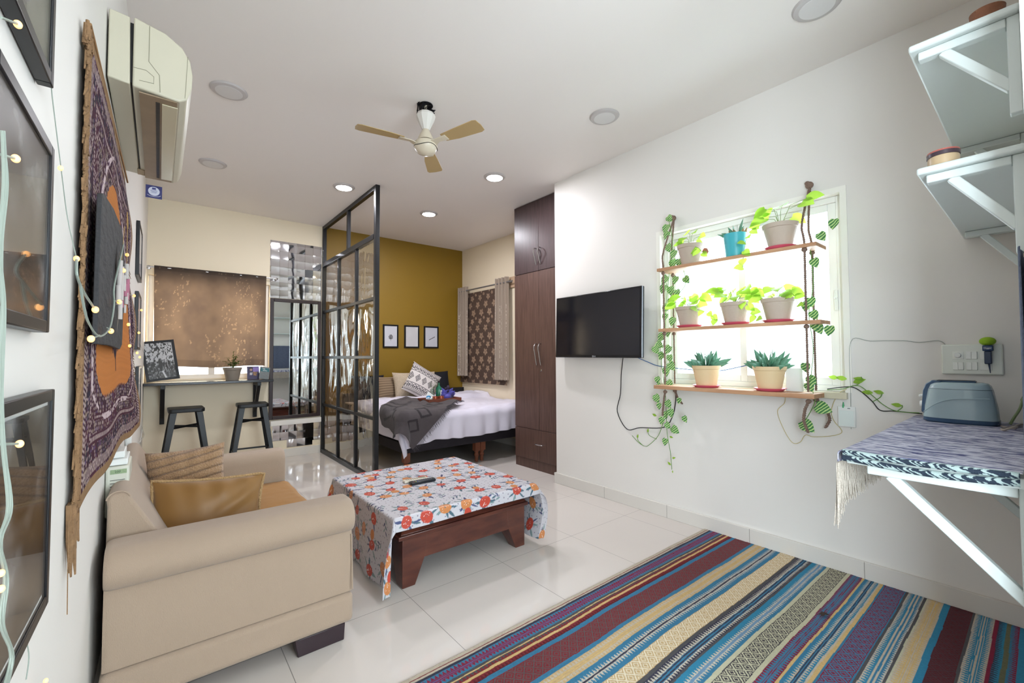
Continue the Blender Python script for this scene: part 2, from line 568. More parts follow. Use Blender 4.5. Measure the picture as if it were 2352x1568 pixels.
window_y('window_2', BY + .05, -.097, 1.049, 1.0, 2.129)
window_x('window_3', EX + .06, 4.862, 5.898, .862, 2.198)
_d = empty('door_added'); _d['kind'] = 'structure'  # unseen door, added behind the camera to let in the fill light
_b = MB(); xd = lw(-1) - .14
_b.box(xd, xd + .05, -1.619, -1.55, 0.001, 2.199).box(xd, xd + .05, -.45, -.381, 0.001, 2.199).box(xd, xd + .05, -1.55, -.45, 2.13, 2.199).box(xd, xd + .05, -1.03, -.97, .001, 2.13)
_b.build('added_door_frame', M_upvc, _d, bevel=.003)
MB().box(xd + .02, xd + .024, -1.55, -1.03, .001, 2.13).build('added_door_pane', M_glass, _d, smooth=0)
MB().box(xd + .02, xd + .024, -.97, -.45, .001, 2.13).build('added_door_pane', M_glass, _d, smooth=0)
window_y('window_added', YB - .06, 0.202, 1.898, .852, 2.398, -1)  # unseen window, added to let light in from behind the camera
# ledge strip under the mirror
struct(MB().box(1.07, 1.655, BY - .05, BY - .0005, .40, .462).build('trim_2', M_wall, bevel=.004))

# ---- ceiling lamps
M_lampon = mat('lamp_lit', '#ffffff', .4, emit=(.93, .95, 1), es=14)
M_lampoff = mat('lamp_unlit', '#d5d2d0', .4)
M_lamprim = mat('lamp_rim', '#bdb7b5', .4)


def lamp(x, y, on, label, grp=None):
    r = empty('ceiling_lamp')
    MB().lathe([(.082, -.014), (.098, -.010), (.106, 0), (.106, .0)], (x, y, CZ - .0005), 40).lathe([(.106, -.0015), (.106, -.0005)], (x, y, CZ), 40).build('lamp_rim', M_lamprim, r)
    MB().lathe([(.0, -.016), (.074, -.016), (.079, -.0125)], (x, y, CZ), 40).build('diffuser', M_lampon if on else M_lampoff, r)
    settle(r, label, 'ceiling lamp', grp)
    if on:
        l = bpy.data.lights.new('lamp_light', 'AREA'); l.shape = 'DISK'; l.size = .14; l.energy = on; l.color = (.93, .93, 1)
        o = bpy.data.objects.new('lamp_light', l); COL.objects.link(o); o.location = (x, y, CZ - .022)
    return r


lamp(.324, 3.29, 0, 'unlit round ceiling downlight beside the wall air conditioner', 'unlit ceiling downlights')
lamp(.346, 4.63, 0, 'unlit round ceiling downlight above the bar counter and stools', 'unlit ceiling downlights')
lamp(2.469, 1.97, 0, 'unlit round ceiling downlight above the television side of the room', 'unlit ceiling downlights')
lamp(2.495, .671, 0, 'unlit round ceiling downlight cut by the top edge of the picture', 'unlit ceiling downlights')
lamp(1.432, 4.458, 12, 'lit round ceiling downlight beside the black framed glass partition', 'lit ceiling downlights')
lamp(2.504, 4.664, 12, 'lit round ceiling downlight above the bed', 'lit ceiling downlights')
lamp(2.482, 3.309, 12, 'lit round ceiling downlight in front of the wardrobe', 'lit ceiling downlights')

# ------------------------------------------------------------------ glass partition
def foil_mat(name, sx, sy, tint='#e6e6ea'):
    """mirror squares, each slightly pillowed"""
    m = mat(name, tint, .04, metal=1)
    nt = m.node_tree; N = nt.nodes; L = nt.links; b = N['Principled BSDF']
    tc = N.new('ShaderNodeTexCoord'); sp = N.new('ShaderNodeSeparateXYZ'); L.new(tc.outputs['Object'], sp.inputs[0])
    def pp(sock, s):
        a = N.new('ShaderNodeMath'); a.operation = 'DIVIDE'; a.inputs[1].default_value = s; L.new(sock, a.inputs[0])
        f = N.new('ShaderNodeMath'); f.operation = 'FRACT'; L.new(a.outputs[0], f.inputs[0])
        c = N.new('ShaderNodeMath'); c.operation = 'SUBTRACT'; c.inputs[1].default_value = .5; L.new(f.outputs[0], c.inputs[0])
        d = N.new('ShaderNodeMath'); d.operation = 'POWER'; d.inputs[1].default_value = 2
        e = N.new('ShaderNodeMath'); e.operation = 'ABSOLUTE'; L.new(c.outputs[0], e.inputs[0]); L.new(e.outputs[0], d.inputs[0])
        return e.outputs[0], d.outputs[0]
    ex, dx = pp(sp.outputs[0], sx); ez, dz = pp(sp.outputs[2], sy)
    ad = N.new('ShaderNodeMath'); ad.operation = 'ADD'; L.new(dx, ad.inputs[0]); L.new(dz, ad.inputs[1])
    nz = N.new('ShaderNodeTexNoise'); nz.inputs['Scale'].default_value = 5; nz.inputs['Detail'].default_value = 1; L.new(tc.outputs['Object'], nz.inputs[0])
    a2 = N.new('ShaderNodeMath'); a2.operation = 'MULTIPLY_ADD'; a2.inputs[1].default_value = .35; L.new(nz.outputs['Fac'], a2.inputs[0]); L.new(ad.outputs[0], a2.inputs[2])
    bp = N.new('ShaderNodeBump'); bp.inputs['Strength'].default_value = .28; bp.inputs['Distance'].default_value = .014
    L.new(a2.outputs[0], bp.inputs['Height']); L.new(bp.outputs[0], b.inputs['Normal'])
    # seams
    mxm = N.new('ShaderNodeMath'); mxm.operation = 'MAXIMUM'; L.new(ex, mxm.inputs[0]); L.new(ez, mxm.inputs[1])
    gt = N.new('ShaderNodeMath'); gt.operation = 'GREATER_THAN'; gt.inputs[1].default_value = .485; L.new(mxm.outputs[0], gt.inputs[0])
    mx = N.new('ShaderNodeMix'); mx.data_type = 'RGBA'; mx.inputs[6].default_value = (*S(tint), 1); mx.inputs[7].default_value = (*S('#b4aca8'), 1)
    L.new(gt.outputs[0], mx.inputs[0]); L.new(mx.outputs[2], b.inputs['Base Color'])
    return m


PX = 1.68
pt = empty('glass_partition')
P0, P1 = 4.19, BY - .003
T = .022
b = MB()
b.box(PX - T, PX + T, P0, P0 + .05, 0, CZ)
b.box(PX - T, PX + T, P1 - .045, P1, 0, CZ)
b.box(PX - T, PX + T, P0 + .05, P1 - .045, 0, .05)
b.box(PX - T, PX + T, P0 + .05, P1 - .045, CZ - .045, CZ)
b.build('frame', M_black, pt, bevel=.003)
RZ = [.625, 1.235, 1.825, 2.42]
bb = MB().box(PX - T - .004, PX + T, P0 + .05, P1 - .045, 2.42, 2.475)
bb.build('top_rail', M_black, pt, bevel=.003)
VB = [4.775, 5.375]
for z in RZ[:3]:
    MB().box(PX - .018, PX + .018, P0 + .05, P1 - .045, z - .016, z + .016).build('glazing_rail', M_black, pt, bevel=.002)
for y in VB:
    MB().box(PX - .0175, PX + .0175, y - .018, y + .018, .05, 2.42).build('mullion', M_black, pt, bevel=.002)
MB().box(PX - .0175, PX + .0175, 5.03, 5.075, 2.475, CZ - .045).build('mullion', M_black, pt, bevel=.002)
GL = [glassmat('clear_sheet', '#f2efe6', .05, .01, .22, 2.6, (1, 1.5, .55), .7), glassmat('amber_sheet', '#e4d4b0', .06, .01, .22, 2.4, (1, 1.5, .5), .7),
      glassmat('amber_sheet_2', '#dccb9e', .06, .01, .22, 2.6, (1, 1.5, .5), .7)]
ys = [P0 + .05] + VB + [P1 - .045]; zs = [.05] + RZ
random.seed(4)
for i in range(3):
    for j in range(4):
        ya = ys[i] + (.018 if i else 0); yb = ys[i + 1] - (.018 if i < 2 else 0)
        za = zs[j] + (.016 if j else 0); zb = zs[j + 1] - (.016 if j < 3 else 0)
        U, V = np.meshgrid(np.linspace(0, 1, 26), np.linspace(0, 1, 30), indexing='ij')
        ed = (U * (1 - U) * V * (1 - V) * 16) ** .5
        amp = .012 if j in (1, 2) else .006
        X = PX + amp * ed * (fbm(U * 2.2 + i * 7, V * 1.3 + j * 5, 30, 2) - .5) * 2
        o = gridmesh('glass_pane', GL[0] if i == 0 else GL[1] if (i == 1) else GL[2], X, ya + (yb - ya) * U, za + (zb - za) * V, pt)
settle(pt, 'floor to ceiling black framed partition with wavy clear panes beside the bed', 'partition')

# ------------------------------------------------------------------ mirror tiles and framed mirror on the back wall
M_foil = foil_mat('mirror_tile', .098, .098)
o = MB().box(1.05, 1.652, BY - .004, BY - .0003, 1.975, 2.69).build('mirror_tile_panel', M_foil, smooth=0)
settle(o, 'sheet of small pillowed mirror squares on the wall above the framed mirror', 'mirror tiles')
b = MB().box(1.10, 1.36, BY - .004, BY - .0003, .21, .395).box(1.2605, 1.56, BY - .0045, BY - .0004, .115, .21).box(1.36, 1.652, BY - .004, BY - .0003, .21, .395)
b.box(1.56, 1.652, BY - .0042, BY - .0003, .17, .21)
o = b.build('mirror_tile_panel', M_foil, smooth=0)
settle(o, 'ragged patch of small mirror squares low on the wall beneath the ledge', 'mirror tiles')
mr = empty('framed_mirror')
x0, x1, z0, z1 = 1.052, 1.648, .475, 1.968
y0 = BY - .034; y1 = BY - .006; fw = .042
M_frame_brown = mat('dark_brown_frame', '#2a1a1a', .35)
MB().box(x0, x0 + fw, y0, y1, z0, z1).box(x1 - fw, x1, y0, y1, z0, z1).box(x0 + fw, x1 - fw, y0, y1, z0, z0 + fw).box(x0 + fw, x1 - fw, y0, y1, z1 - fw, z1).build('frame', M_frame_brown, mr, bevel=.004)
MB().box(x0 + fw - .003, x1 - fw + .003, y0 + .012, y0 + .016, z0 + fw - .003, z1 - fw + .003).build('mirror_glass', M_mirror, mr, smooth=0)
settle(mr, 'tall dark brown framed wall mirror between the bar counter and the glass partition', 'mirror')

# ------------------------------------------------------------------ bar curtain on its rod
cr = empty('curtain_rod')
b = MB()
b.cyl((-.112, BY - .055, 2.205), (1.10, BY - .055, 2.205), .008)
for x in (-.098, 1.095):
    b.cyl((x, BY - .055, 2.205), (x, BY - .0005, 2.205), .006)
    b.lathe([(.022, 0), (.022, .006), (.01, .01)], (x, BY, 2.205), 20, Matrix.Rotation(PI / 2, 3, 'X'))
b.ball((1.115, BY - .055, 2.205), .014)
b.build('rod', M_chrome, cr)
settle(cr, 'thin chrome rod carrying the brown cloth above the bar counter', 'curtain rod')
U, V = np.meshgrid(np.linspace(0, 1, 160), np.linspace(0, 1, 150), indexing='ij')
X = -.052 + 1.052 * U + .02 * (1 - U) * (1 - V) * 1.0 - .006 * (1 - V)
Z = 1.135 + (2.222 - 1.135) * V + .008 * np.sin(U * 9) * (1 - V)
Y = BY - .055 - .012 - .012 * (1 - V) + .010 * (fbm(U * 9, V * 2.2, 3) - .5) * 2 * (1 - V * .6) + .004 * np.sin(U * 40 + V * 3)
top = np.clip((V - .93) / .07, 0, 1)
n1 = fbm(U * 6, V * 5, 8, 4); n2 = fbm(U * 60, V * 60, 9, 2)
c0 = np.array(S('#463c37')); c1 = np.array(S('#5b4e44'))
colr = c0 + (c1 - c0) * np.clip(n1 * 1.6 - .3, 0, 1)[..., None]
sp = (fbm(U * 90, V * 45, 5, 2) > .72) & (fbm(U * 8, V * 4, 15, 2) > .56)
colr = np.where(sp[..., None], np.array(S('#6d5e50')), colr)
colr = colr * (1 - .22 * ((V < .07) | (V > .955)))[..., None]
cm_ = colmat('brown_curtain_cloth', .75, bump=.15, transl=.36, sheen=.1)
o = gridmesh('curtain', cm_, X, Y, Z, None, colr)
settle(o, 'flat grey-brown speckled curtain glowing over the bar window', 'curtain')

# ------------------------------------------------------------------ bar shelf, stools and what stands there
bs = empty('bar_shelf')
MB().box(lw(6) + .002, 1.045, BY - .33, BY - .001, .955, .983).build('worktop', mat('black_lacquer', '#14131a', .22, coat=.3), bs, bevel=.004)
for x in (.04, .905):
    b = MB().box(x - .02, x + .02, BY - .041, BY - .001, .53, .955)
    b.box(x - .02, x + .02, BY - .30, BY - .041, .915, .955)
    b.bar((x, BY - .27, .918), (x, BY - .03, .60), .034, .034, (1, 0, 0))
    b.build('bracket', M_black, bs, bevel=.002)
settle(bs, 'narrow black bar shelf under the curtained window with two black brackets', 'bar shelf')


def art(name, w, h, kind, seed, res=.006):
    """a print drawn as a fine coloured sheet in the XZ plane, facing -Y, lower left corner at 0,0"""
    nu, nv = max(8, int(w / res)), max(8, int(h / res))
    U, V = np.meshgrid(np.linspace(0, 1, nu), np.linspace(0, 1, nv), indexing='ij')
    if kind == 'birds':
        g = .78 - .1 * fbm(U * 2, V * 2, seed)
        up = np.clip((V - .42) / .1, 0, 1)
        blot = fbm(U * 26, V * 20, seed + 1, 3)
        g = np.where((blot > .60 - .05 * V) & (V > .45), .12, g)
        low = fbm(U * 30, V * 22, seed + 2, 3)
        g = np.where(V < .48, np.clip((low - .38) * 2.2, .02, .75) * (.5 + V), g)
        g = np.where((abs(U - .62 + V * .5) < .035) & (V < .3), .75, g)
        g = np.where((abs(U - .48) < .05 + .05 * (fbm(U * 10, V * 10, 3) - .5)) & (V > .2) & (V < .55), .07, g)
        c = np.stack([g, g, g * 1.01], -1)
    elif kind == 'tree':
        g = np.full_like(U, .82)
        d = np.hypot((U - .5), (V - .45) * 1.3)
        br = np.abs(np.sin(np.arctan2(V - .36, U - .5) * 9 + 3 * fbm(U * 14, V * 14, seed, 2))) * (fbm(U * 40, V * 40, seed, 2) + .4)
        g = np.where((d < .17) & (br > .45) & (V > .36), .2, g)
        g = np.where((abs(U - .5) < .012) & (V > .25) & (V < .45), .1, g)
        c = np.stack([g, g, g * 1.03], -1)
    elif kind == 'feather':
        g = np.full_like(U, .82)
        d = abs((V - .42) - (U - .5) * .35)
        g = np.where((d < .022) & (abs(U - .55) < .25), .3 + .3 * fbm(U * 30, V * 30, 2), g)
        c = np.stack([g, g, g * 1.03], -1)
    elif kind == 'pale':
        g = .78 + .05 * fbm(U * 3, V * 3, seed)
        c = np.stack([g, g * .99, g], -1)
    else:
        n = fbm(U * 3 + seed, V * 4, seed, 4); k = fbm(U * 9, V * 3, seed + 4, 3)
        g = np.clip(.10 + .62 * np.clip((n - .36) * 2.4, 0, 1) * (.6 + .5 * k), .03, .8)
        if kind == 'dark':
            g = g * .55
        c = np.stack([g, g, g * 1.0], -1)
    c = np.clip(c, 0, 1) ** 2.2
    m = colmat(name + '_print', .25, bump=0, spec=.5)
    return gridmesh('print', m, U * w, np.zeros_like(U), V * h, None, c)


def picture(name, w, h, fw, depth, kind, seed, mat_w=0, glass=True, frame_m=None, res=.006):
    """frame in the XZ plane facing -Y; origin at lower centre of the back"""
    r = empty(name)
    fm = frame_m or M_blackframe
    b = MB(); a = -w / 2; c = w / 2
    b.box(a, a + fw, -depth, 0, 0, h).box(c - fw, c, -depth, 0, 0, h).box(a + fw, c - fw, -depth, 0, 0, fw).box(a + fw, c - fw, -depth, 0, h - fw, h)
    b.build('frame', fm, r, bevel=min(.002, fw * .2))
    if mat_w:
        MB().box(a + fw, c - fw, -(depth - .006), -.001, fw, h - fw).build('mount', M_white, r, smooth=0)
    p = art(name, w - 2 * fw - 2 * mat_w, h - 2 * fw - 2 * mat_w, kind, seed, res)
    p.data.transform(Matrix.Translation((a + fw + mat_w, -(depth - .005), fw + mat_w))); p.parent = r
    if glass:
        MB().box(a + fw, c - fw, -(depth - .002), -(depth - .003), fw, h - fw).build('glass', glassmat('picture_glass', '#ffffff', .03, .0, fac=.16), r, smooth=0)
    return r


r = picture('picture_frame', .275, .425, .024, .02, 'birds', 5, res=.003)
r.location = (.045, BY - .20, 1.003); r.rotation_euler = (math.radians(-12), math.radians(-7), math.radians(6))
tag(r, 'black framed photograph of birds over a path leaning on the bar shelf', 'picture')

# potted herb
M_leafd = translucent(mat('dark_leaf', '#3c5a1e', .5, var=.3, vscale=20), '#4a7020', .25)
M_stem = mat('leaf_stem', '#5b6b2c', .6)
M_soil = mat('soil', '#2e231b', .95, bump=.5, bscale=60)
r = empty('potted_plant')
cx, cy = .655, BY - .17
MB().lathe([(.0, 0), (.062, 0), (.088, .118), (.093, .119), (.095, .143), (.086, .143), (.083, .125), (0, .125)], (cx, cy, .983), 32).build('pot', mat('grey_clay_pot', '#857b70', .75, bump=.2, bscale=40, var=.1), r)
MB().lathe([(0, .128), (.083, .126)], (cx, cy, .983), 24).build('soil', M_soil, r)
random.seed(21)
st = MB(); lf = MB()
for k in range(13):
    a = random.uniform(0, 2 * PI); l = random.uniform(.03, .105); hgt = random.uniform(.05, .215)
    p0 = Vector((cx, cy, 1.105)); p2 = Vector((cx + l * math.cos(a), cy + l * .6 * math.sin(a), 1.11 + hgt)); p1 = (p0 + p2) / 2 + Vector((0, 0, .03))
    pts = [p0 * (1 - t) ** 2 + p1 * 2 * t * (1 - t) + p2 * t * t for t in np.linspace(0, 1, 6)]
    st.tube(pts, .0018, 5)
    for t in (.45, .62, .78, .9, 1.0):
        q = p0 * (1 - t) ** 2 + p1 * 2 * t * (1 - t) + p2 * t * t
        for s_ in (0, 1):
            aa = a + s_ * PI * .8 + random.uniform(-.9, .9)
            lf.leaf(q, (math.cos(aa), math.sin(aa) * .7, random.uniform(-.2, .5)), (0, 0, 1), random.uniform(.026, .044), .018, .2)
st.build('stems', M_stem, r); lf.build('foliage', M_leafd, r)
settle(r, 'small bushy green herb in a grey clay pot on the bar shelf', 'potted plant')

# books
def text_obj(s, size, m, parent, loc, rot, ext=.0004, name='lettering', sx=1.0):
    cu = bpy.data.curves.new('t', 'FONT'); cu.body = s; cu.size = size; cu.align_x = 'CENTER'; cu.align_y = 'CENTER'; cu.extrude = ext; cu.resolution_u = 3
    t = bpy.data.objects.new('t', cu); COL.objects.link(t)
    dg = bpy.context.evaluated_depsgraph_get(); dg.update()
    me = bpy.data.meshes.new_from_object(t.evaluated_get(dg))
    bpy.data.objects.remove(t)
    me.materials.clear(); me.materials.append(m)
    R = Matrix.Translation(loc) @ rot.to_4x4() @ Matrix.Diagonal((sx, 1, 1, 1))
    me.transform(R)
    o = bpy.data.objects.new(name, me); COL.objects.link(o); o.parent = parent
    return o


RXZ = Matrix.Rotation(PI / 2, 3, 'X')      # text that faces -Y
M_txtw = mat('white_ink', '#e8e8e8', .5); M_txty = mat('yellow_ink', '#d8a43c', .5)
r = empty('book')
MB().box(-.062, .062, -.012, 0, 0, .152).build('cover', mat('purple_cover', '#3b3554', .4, var=.2, vscale=14), r, bevel=.001)
MB().box(-.002, .058, -.0128, -.012, .088, .142).build('cover_patch', mat('violet_print', '#7a68a8', .4, var=.3, vscale=30), r)
f_ = MB().ball((-.022, -.0128, .115), .014, .001, .018, 12, 8); f_.build('cover_portrait', mat('face_print', '#a08076', .5), r)
hh_ = MB().ball((-.022, -.0126, .127), .019, .001, .014, 12, 8); hh_.build('cover_portrait_hair', mat('hair_print', '#1f1a22', .5), r)
text_obj('#', .05, M_txtw, r, (-.022, -.0125, .066), RXZ)
text_obj('GU', .03, M_txty, r, (.018, -.0125, .076), RXZ)
text_obj('RE', .03, M_txty, r, (.018, -.0125, .052), RXZ)
r.location = (.865, BY - .155, .983); r.rotation_euler = (math.radians(-14), 0, .05)
tag(r, 'purple book with white and yellow title propped on the bar shelf', 'book')
r = empty('book')
MB().box(-.052, .052, -.012, 0, 0, .143).build('cover', mat('grey_cover', '#6c7274', .6, bump=.3, bscale=90, var=.2, vscale=40), r, bevel=.001)
MB().box(-.044, .044, -.0128, -.012, .088, .128).build('cover_band', mat('teal_print', '#1f6068', .4), r)
text_obj('THE', .017, M_txtw, r, (-.014, -.013, .118), RXZ)
text_obj('SMALL', .017, M_txtw, r, (.002, -.013, .100), RXZ)
r.location = (.962, BY - .20, .984); r.rotation_euler = (math.radians(-12), math.radians(9), .05)
tag(r, 'grey book with a teal title band leaning over the purple book', 'book')
r = empty('book')
MB().box(-.05, .05, -.010, 0, 0, .136).build('cover', mat('dull_cover', '#8d8a80', .6, bump=.2, bscale=60), r, bevel=.001)
r.location = (.978, BY - .125, .984); r.rotation_euler = (math.radians(-10), math.radians(6), .05)
tag(r, 'plain dull grey book mostly hidden behind the teal banded book', 'book')


def stool(loc, rz, label):
    r = empty('bar_stool')
    hs = .145; H = .745
    b = MB()
    pr = []
    n = 8; rr = .035
    for cx_, cy_, a0 in ((hs - rr, hs - rr, 0), (-hs + rr, hs - rr, 90), (-hs + rr, -hs + rr, 180), (hs - rr, -hs + rr, 270)):
        for k in range(n + 1):
            t = math.radians(a0 + 90 * k / n); pr.append((cx_ + rr * math.cos(t), cy_ + rr * math.sin(t)))
    b.prism(pr, 2, H - .038, H)
    o = b.build('seat', M_blackmetal, r, bevel=.008, seg=3)
    for sx in (-1, 1):
        for sy in (-1, 1):
            p0 = Vector((sx * (hs - .022), sy * (hs - .022), H - .03)); p1 = Vector((sx * .215, sy * .215, 0.0))
            b = MB()
            w0, w1 = .052, .030
            # folded sheet-metal leg: an angle section, wide at the top
            for ax in (0, 1):
                vs = []
                for p, w in ((p0, w0), (p1, w1)):
                    o1 = Vector((sx * .004, sy * .004, 0))
                    d_ = Vector((-sx * w, 0, 0)) if ax == 0 else Vector((0, -sy * w, 0))
                    nrm = Vector((0, -sy * .004, 0)) if ax == 0 else Vector((-sx * .004, 0, 0))
                    q = p + o1
                    vs += [q, q + d_, q + d_ + nrm, q + nrm]
                b.add(vs, [(0, 1, 2, 3), (7, 6, 5, 4), (0, 4, 5, 1), (1, 5, 6, 2), (2, 6, 7, 3), (3, 7, 4, 0)])
            l_ = b.build('leg', M_blackmetal, r, bevel=.0015)
            MB().box(p1.x - sx * .016 - .018, p1.x - sx * .016 + .018, p1.y - sy * .016 - .018, p1.y - sy * .016 + .018, 0, .016).build('foot_cap', M_black, l_, bevel=.003)
    b = MB(); k = .19; zf = .23
    t = (H - zf) / H; k = hs - .02 + (.215 - hs + .02) * t - .012
    for a, c in (((-k, -k), (k, -k)), ((k, -k), (k, k)), ((k, k), (-k, k)), ((-k, k), (-k, -k))):
        b.bar((*a, zf), (*c, zf), .006, .018)
    b.build('foot_rest', M_blackmetal, r)
    k2 = hs - .02 + (.215 - hs + .02) * ((H - .62) / H) - .01
    b = MB()
    for a, c in (((-k2, -k2), (k2, k2)), ((k2, -k2), (-k2, k2))):
        b.bar((*a, .56), (*c, .56), .005, .02)
    b.build('cross_brace', M_blackmetal, r)
    r.location = loc; r.rotation_euler = (0, 0, rz)
    return tag(r, label, 'stool', 'black metal bar stools')


stool((.222, 5.43, 0), .02, 'black metal bar stool nearer the framed bird photograph')
stool((.80, 5.47, 0), -.05, 'black metal bar stool nearer the framed mirror')

# ------------------------------------------------------------------ bed
DRC = (1.97, 4.19, 3.838, 5.96)       # mattress top rectangle x0 y0 x1 y1
ZT = .60


def drape(s, t, rect, zt, rad=.05, out=.10, zmin=.01):
    """flat cloth coordinates -> draped over a box top; s,t in metres"""
    x0, y0, x1, y1 = rect
    dx = np.where(s < x0, s - x0, np.where(s > x1, s - x1, 0.)); dy = np.where(t < y0, t - y0, np.where(t > y1, t - y1, 0.))
    d = np.hypot(dx, dy) + 1e-9
    ux, uy = dx / d, dy / d
    L = rad * PI / 2
    arc = np.minimum(d, L) / rad
    h = rad * np.sin(arc); v = rad * (1 - np.cos(arc))
    rest = np.maximum(d - L, 0)
    corner = np.abs(ux * uy) * 2
    h = h + rest * out * corner * 2.5
    v = v + rest * (1 - .03 * corner)
    X = np.clip(s, x0, x1) + ux * h; Y = np.clip(t, y0, y1) + uy * h
    Z = np.maximum(zt - v, zmin)
    return X, Y, Z, d


bd = empty('bed')
M_bedwood = mat('bed_leg_wood', '#7c4934', .4, var=.15, vscale=10)
M_bedblack = mat('bed_base_cloth', '#1c171f', .7, bump=.1)
MB().box(1.98, 3.84, 4.21, 5.98, .235, .345).build('base', M_bedblack, bd, bevel=.01)
MB().box(1.99, 3.835, 4.215, 5.97, .346, .50).build('mattress', M_bedblack, bd, bevel=.04, seg=4)
MB().box(1.93, 3.84, 5.965, 6.005, .235, .745).build('headboard', mat('headboard_black', '#14131a', .5), bd, bevel=.006)


def bedleg(x, y):
    pr = [(.0, 0), (.018, 0), (.022, .02), (.020, .05), (.028, .07), (.030, .085), (.022, .10), (.024, .11), (.033, .13)]
    MB().lathe(pr, (x, y, 0), 20).box(x - .033, x + .033, y - .033, y + .033, .13, .236).build('leg', M_bedwood, bd)


for x in (2.04, 2.935, 3.01, 3.79):
    for y in (4.29, 5.9):
        bedleg(x, y)
settle(bd, 'low bed with a black base and turned wooden legs against the mustard wall', 'bed')

# duvet
s, t = np.meshgrid(np.linspace(1.72, 3.835, 230), np.linspace(3.88, 5.62, 190), indexing='ij')
t = np.where(t < 4.22, 4.22 - (4.22 - t) * (.93 + .03 * np.sin(s * 5) + .12 * np.clip((2.3 - s) / .3, 0, 1)), t)
X, Y, Z, d = drape(s, t, (DRC[0] + .03, DRC[1] + .03, 3.9, 6.5), ZT + .025, .07, .04, .15)
puff = .036 * (fbm(s * 2.2, t * 2.6, 40, 3) - .5) * 2 + .020 * np.abs(fbm(s * 6, t * 4, 44, 3) - .5) * 2
crease = .006 * (np.sin(s * 22 + 5 * fbm(s * 1.5, t * 2, 41)) * np.clip((4.75 - t) / .5, 0, 1))
Z = Z + np.where(d < .03, puff, puff * .3)
edge = np.clip((d - .05) / .2, 0, 1)
Y = Y + edge * .018 * np.sin(s * 30 + 4 * fbm(s * 3, t, 42)) + np.where(d < .2, 0, 0)
Z = Z + crease * (d < .25)
Z = np.where(t < 3.93, np.maximum(Z, .36), Z) if False else Z
# the free edge ends a little above the base along the foot
Y = Y - .014 * edge
fold = np.clip((t - 5.25) / .06, 0, 1) * np.clip((5.64 - t) / .08, 0, 1)
Z = Z + .055 * fold * (s > 1.9) * (.8 + .3 * fbm(s * 4, t * 2, 43))
M_sheet = mat('white_bedding', '#d6d1de', .85, bump=.25, bscale=14, var=.02, sheen=.2)
o = gridmesh('duvet', M_sheet, X, Y, Z, None, None, solid=-.018)
settle(o, 'rumpled white duvet spread over the bed and hanging off its corner', 'duvet')
# pillow-top sheet under the cushions
s, t = np.meshgrid(np.linspace(1.95, 3.83, 100), np.linspace(5.60, 5.955, 40), indexing='ij')
Z = ZT + .035 + .01 * (fbm(s * 4, t * 5, 50) - .5) - .03 * np.clip((5.66 - t) / .06, 0, 1)
o = gridmesh('bed_sheet', M_sheet, s, t, Z, None, None, solid=.02)
settle(o, 'white sheet at the head of the bed under the cushions', 'sheet')


def cushion(name, w, h, th, mats, M, colfn=None, nu=46, puff=1.0, parts=None, wob=.0):
    """square cushion lying in local XZ, thickness along Y, centre at origin, posed by matrix M; returns mesh object"""
    U, V = np.meshgrid(np.linspace(-1, 1, nu), np.linspace(-1, 1, nu), indexing='ij')
    ed = ((1 - np.abs(U) ** 2.4) * (1 - np.abs(V) ** 2.4)).clip(0) ** .5
    # pull the sides in, leave the corners
    px_ = U * (1 - .07 * (1 - V ** 2)); pz_ = V * (1 - .07 * (1 - U ** 2))
    w_ = wob * (np.sin(U * 13 + 2 * V) * np.exp(-(1 - V) * 2.6) + .6 * np.sin((U - V) * 9 + 2) * np.exp(-((U - .8) ** 2 + (V - .2) ** 2) * 2.5))
    tA = th / 2 * ed * puff + w_ * ed
    tB = -th / 2 * ed * puff + w_ * ed
    vs = []; cols = []
    P = []
    for T in (tB, tA):
        pts = np.stack([px_ * w / 2, T, pz_ * h / 2], -1).reshape(-1, 3)
        P.append(pts)
    pts = np.concatenate(P)
    pts = np.array([(M @ Vector(p))[:] for p in pts])
    nv = nu
    i = np.arange(nu - 1)[:, None] * nv + np.arange(nv - 1)[None, :]
    f = np.stack([i, i + nv, i + nv + 1, i + 1], -1).reshape(-1, 4)
    f2 = f[:, ::-1] + nu * nv
    me = bpy.data.meshes.new(name)
    me.from_pydata(pts.tolist(), [], f.tolist() + f2.tolist())
    if colfn is not None:
        c = colfn(U, V)
        c = np.concatenate([c.reshape(-1, 3)] * 2)
        a = me.color_attributes.new('Col', 'FLOAT_COLOR', 'POINT')
        cc = np.ones((len(c), 4), np.float32); cc[:, :3] = c
        a.data.foreach_set('color', cc.ravel())
    me.materials.append(mats)
    me.polygons.foreach_set('use_smooth', [True] * len(me.polygons))
    o = bpy.data.objects.new(name, me); COL.objects.link(o)
    return o


def pose(loc, rz=0, rx=0, ry=0):
    return Matrix.Translation(loc) @ Matrix.Rotation(rz, 4, 'Z') @ Matrix.Rotation(rx, 4, 'X') @ Matrix.Rotation(ry, 4, 'Y')


M_blackcloth = mat('black_cushion_cloth', '#10121a', .8, bump=.2, bscale=200)
o = cushion('cushion', .44, .36, .14, M_blackcloth, pose((3.30, 5.885, .84), 0, -.25)); settle(o, 'black cushion at the window end of the row on the bed', 'cushion', 'cushions on the bed')
o = cushion('cushion', .46, .36, .15, M_blackcloth, pose((2.25, 5.885, .81), 0, -.3)); settle(o, 'black cushion behind the brown ribbed cushion and the partition post', 'cushion', 'cushions on the bed')


def ribc(U, V):
    a = np.array(S('#77624e')); b_ = np.array(S('#a08a70'))
    k = .5 + .5 * np.sin(V * 30); return a + (b_ - a) * k[..., None]


def sequin(U, V):
    a = np.array(S('#a99781')); b_ = np.array(S('#c9b9a2'))
    k = fbm(U * 30, V * 30, 4, 2); return a + (b_ - a) * k[..., None]


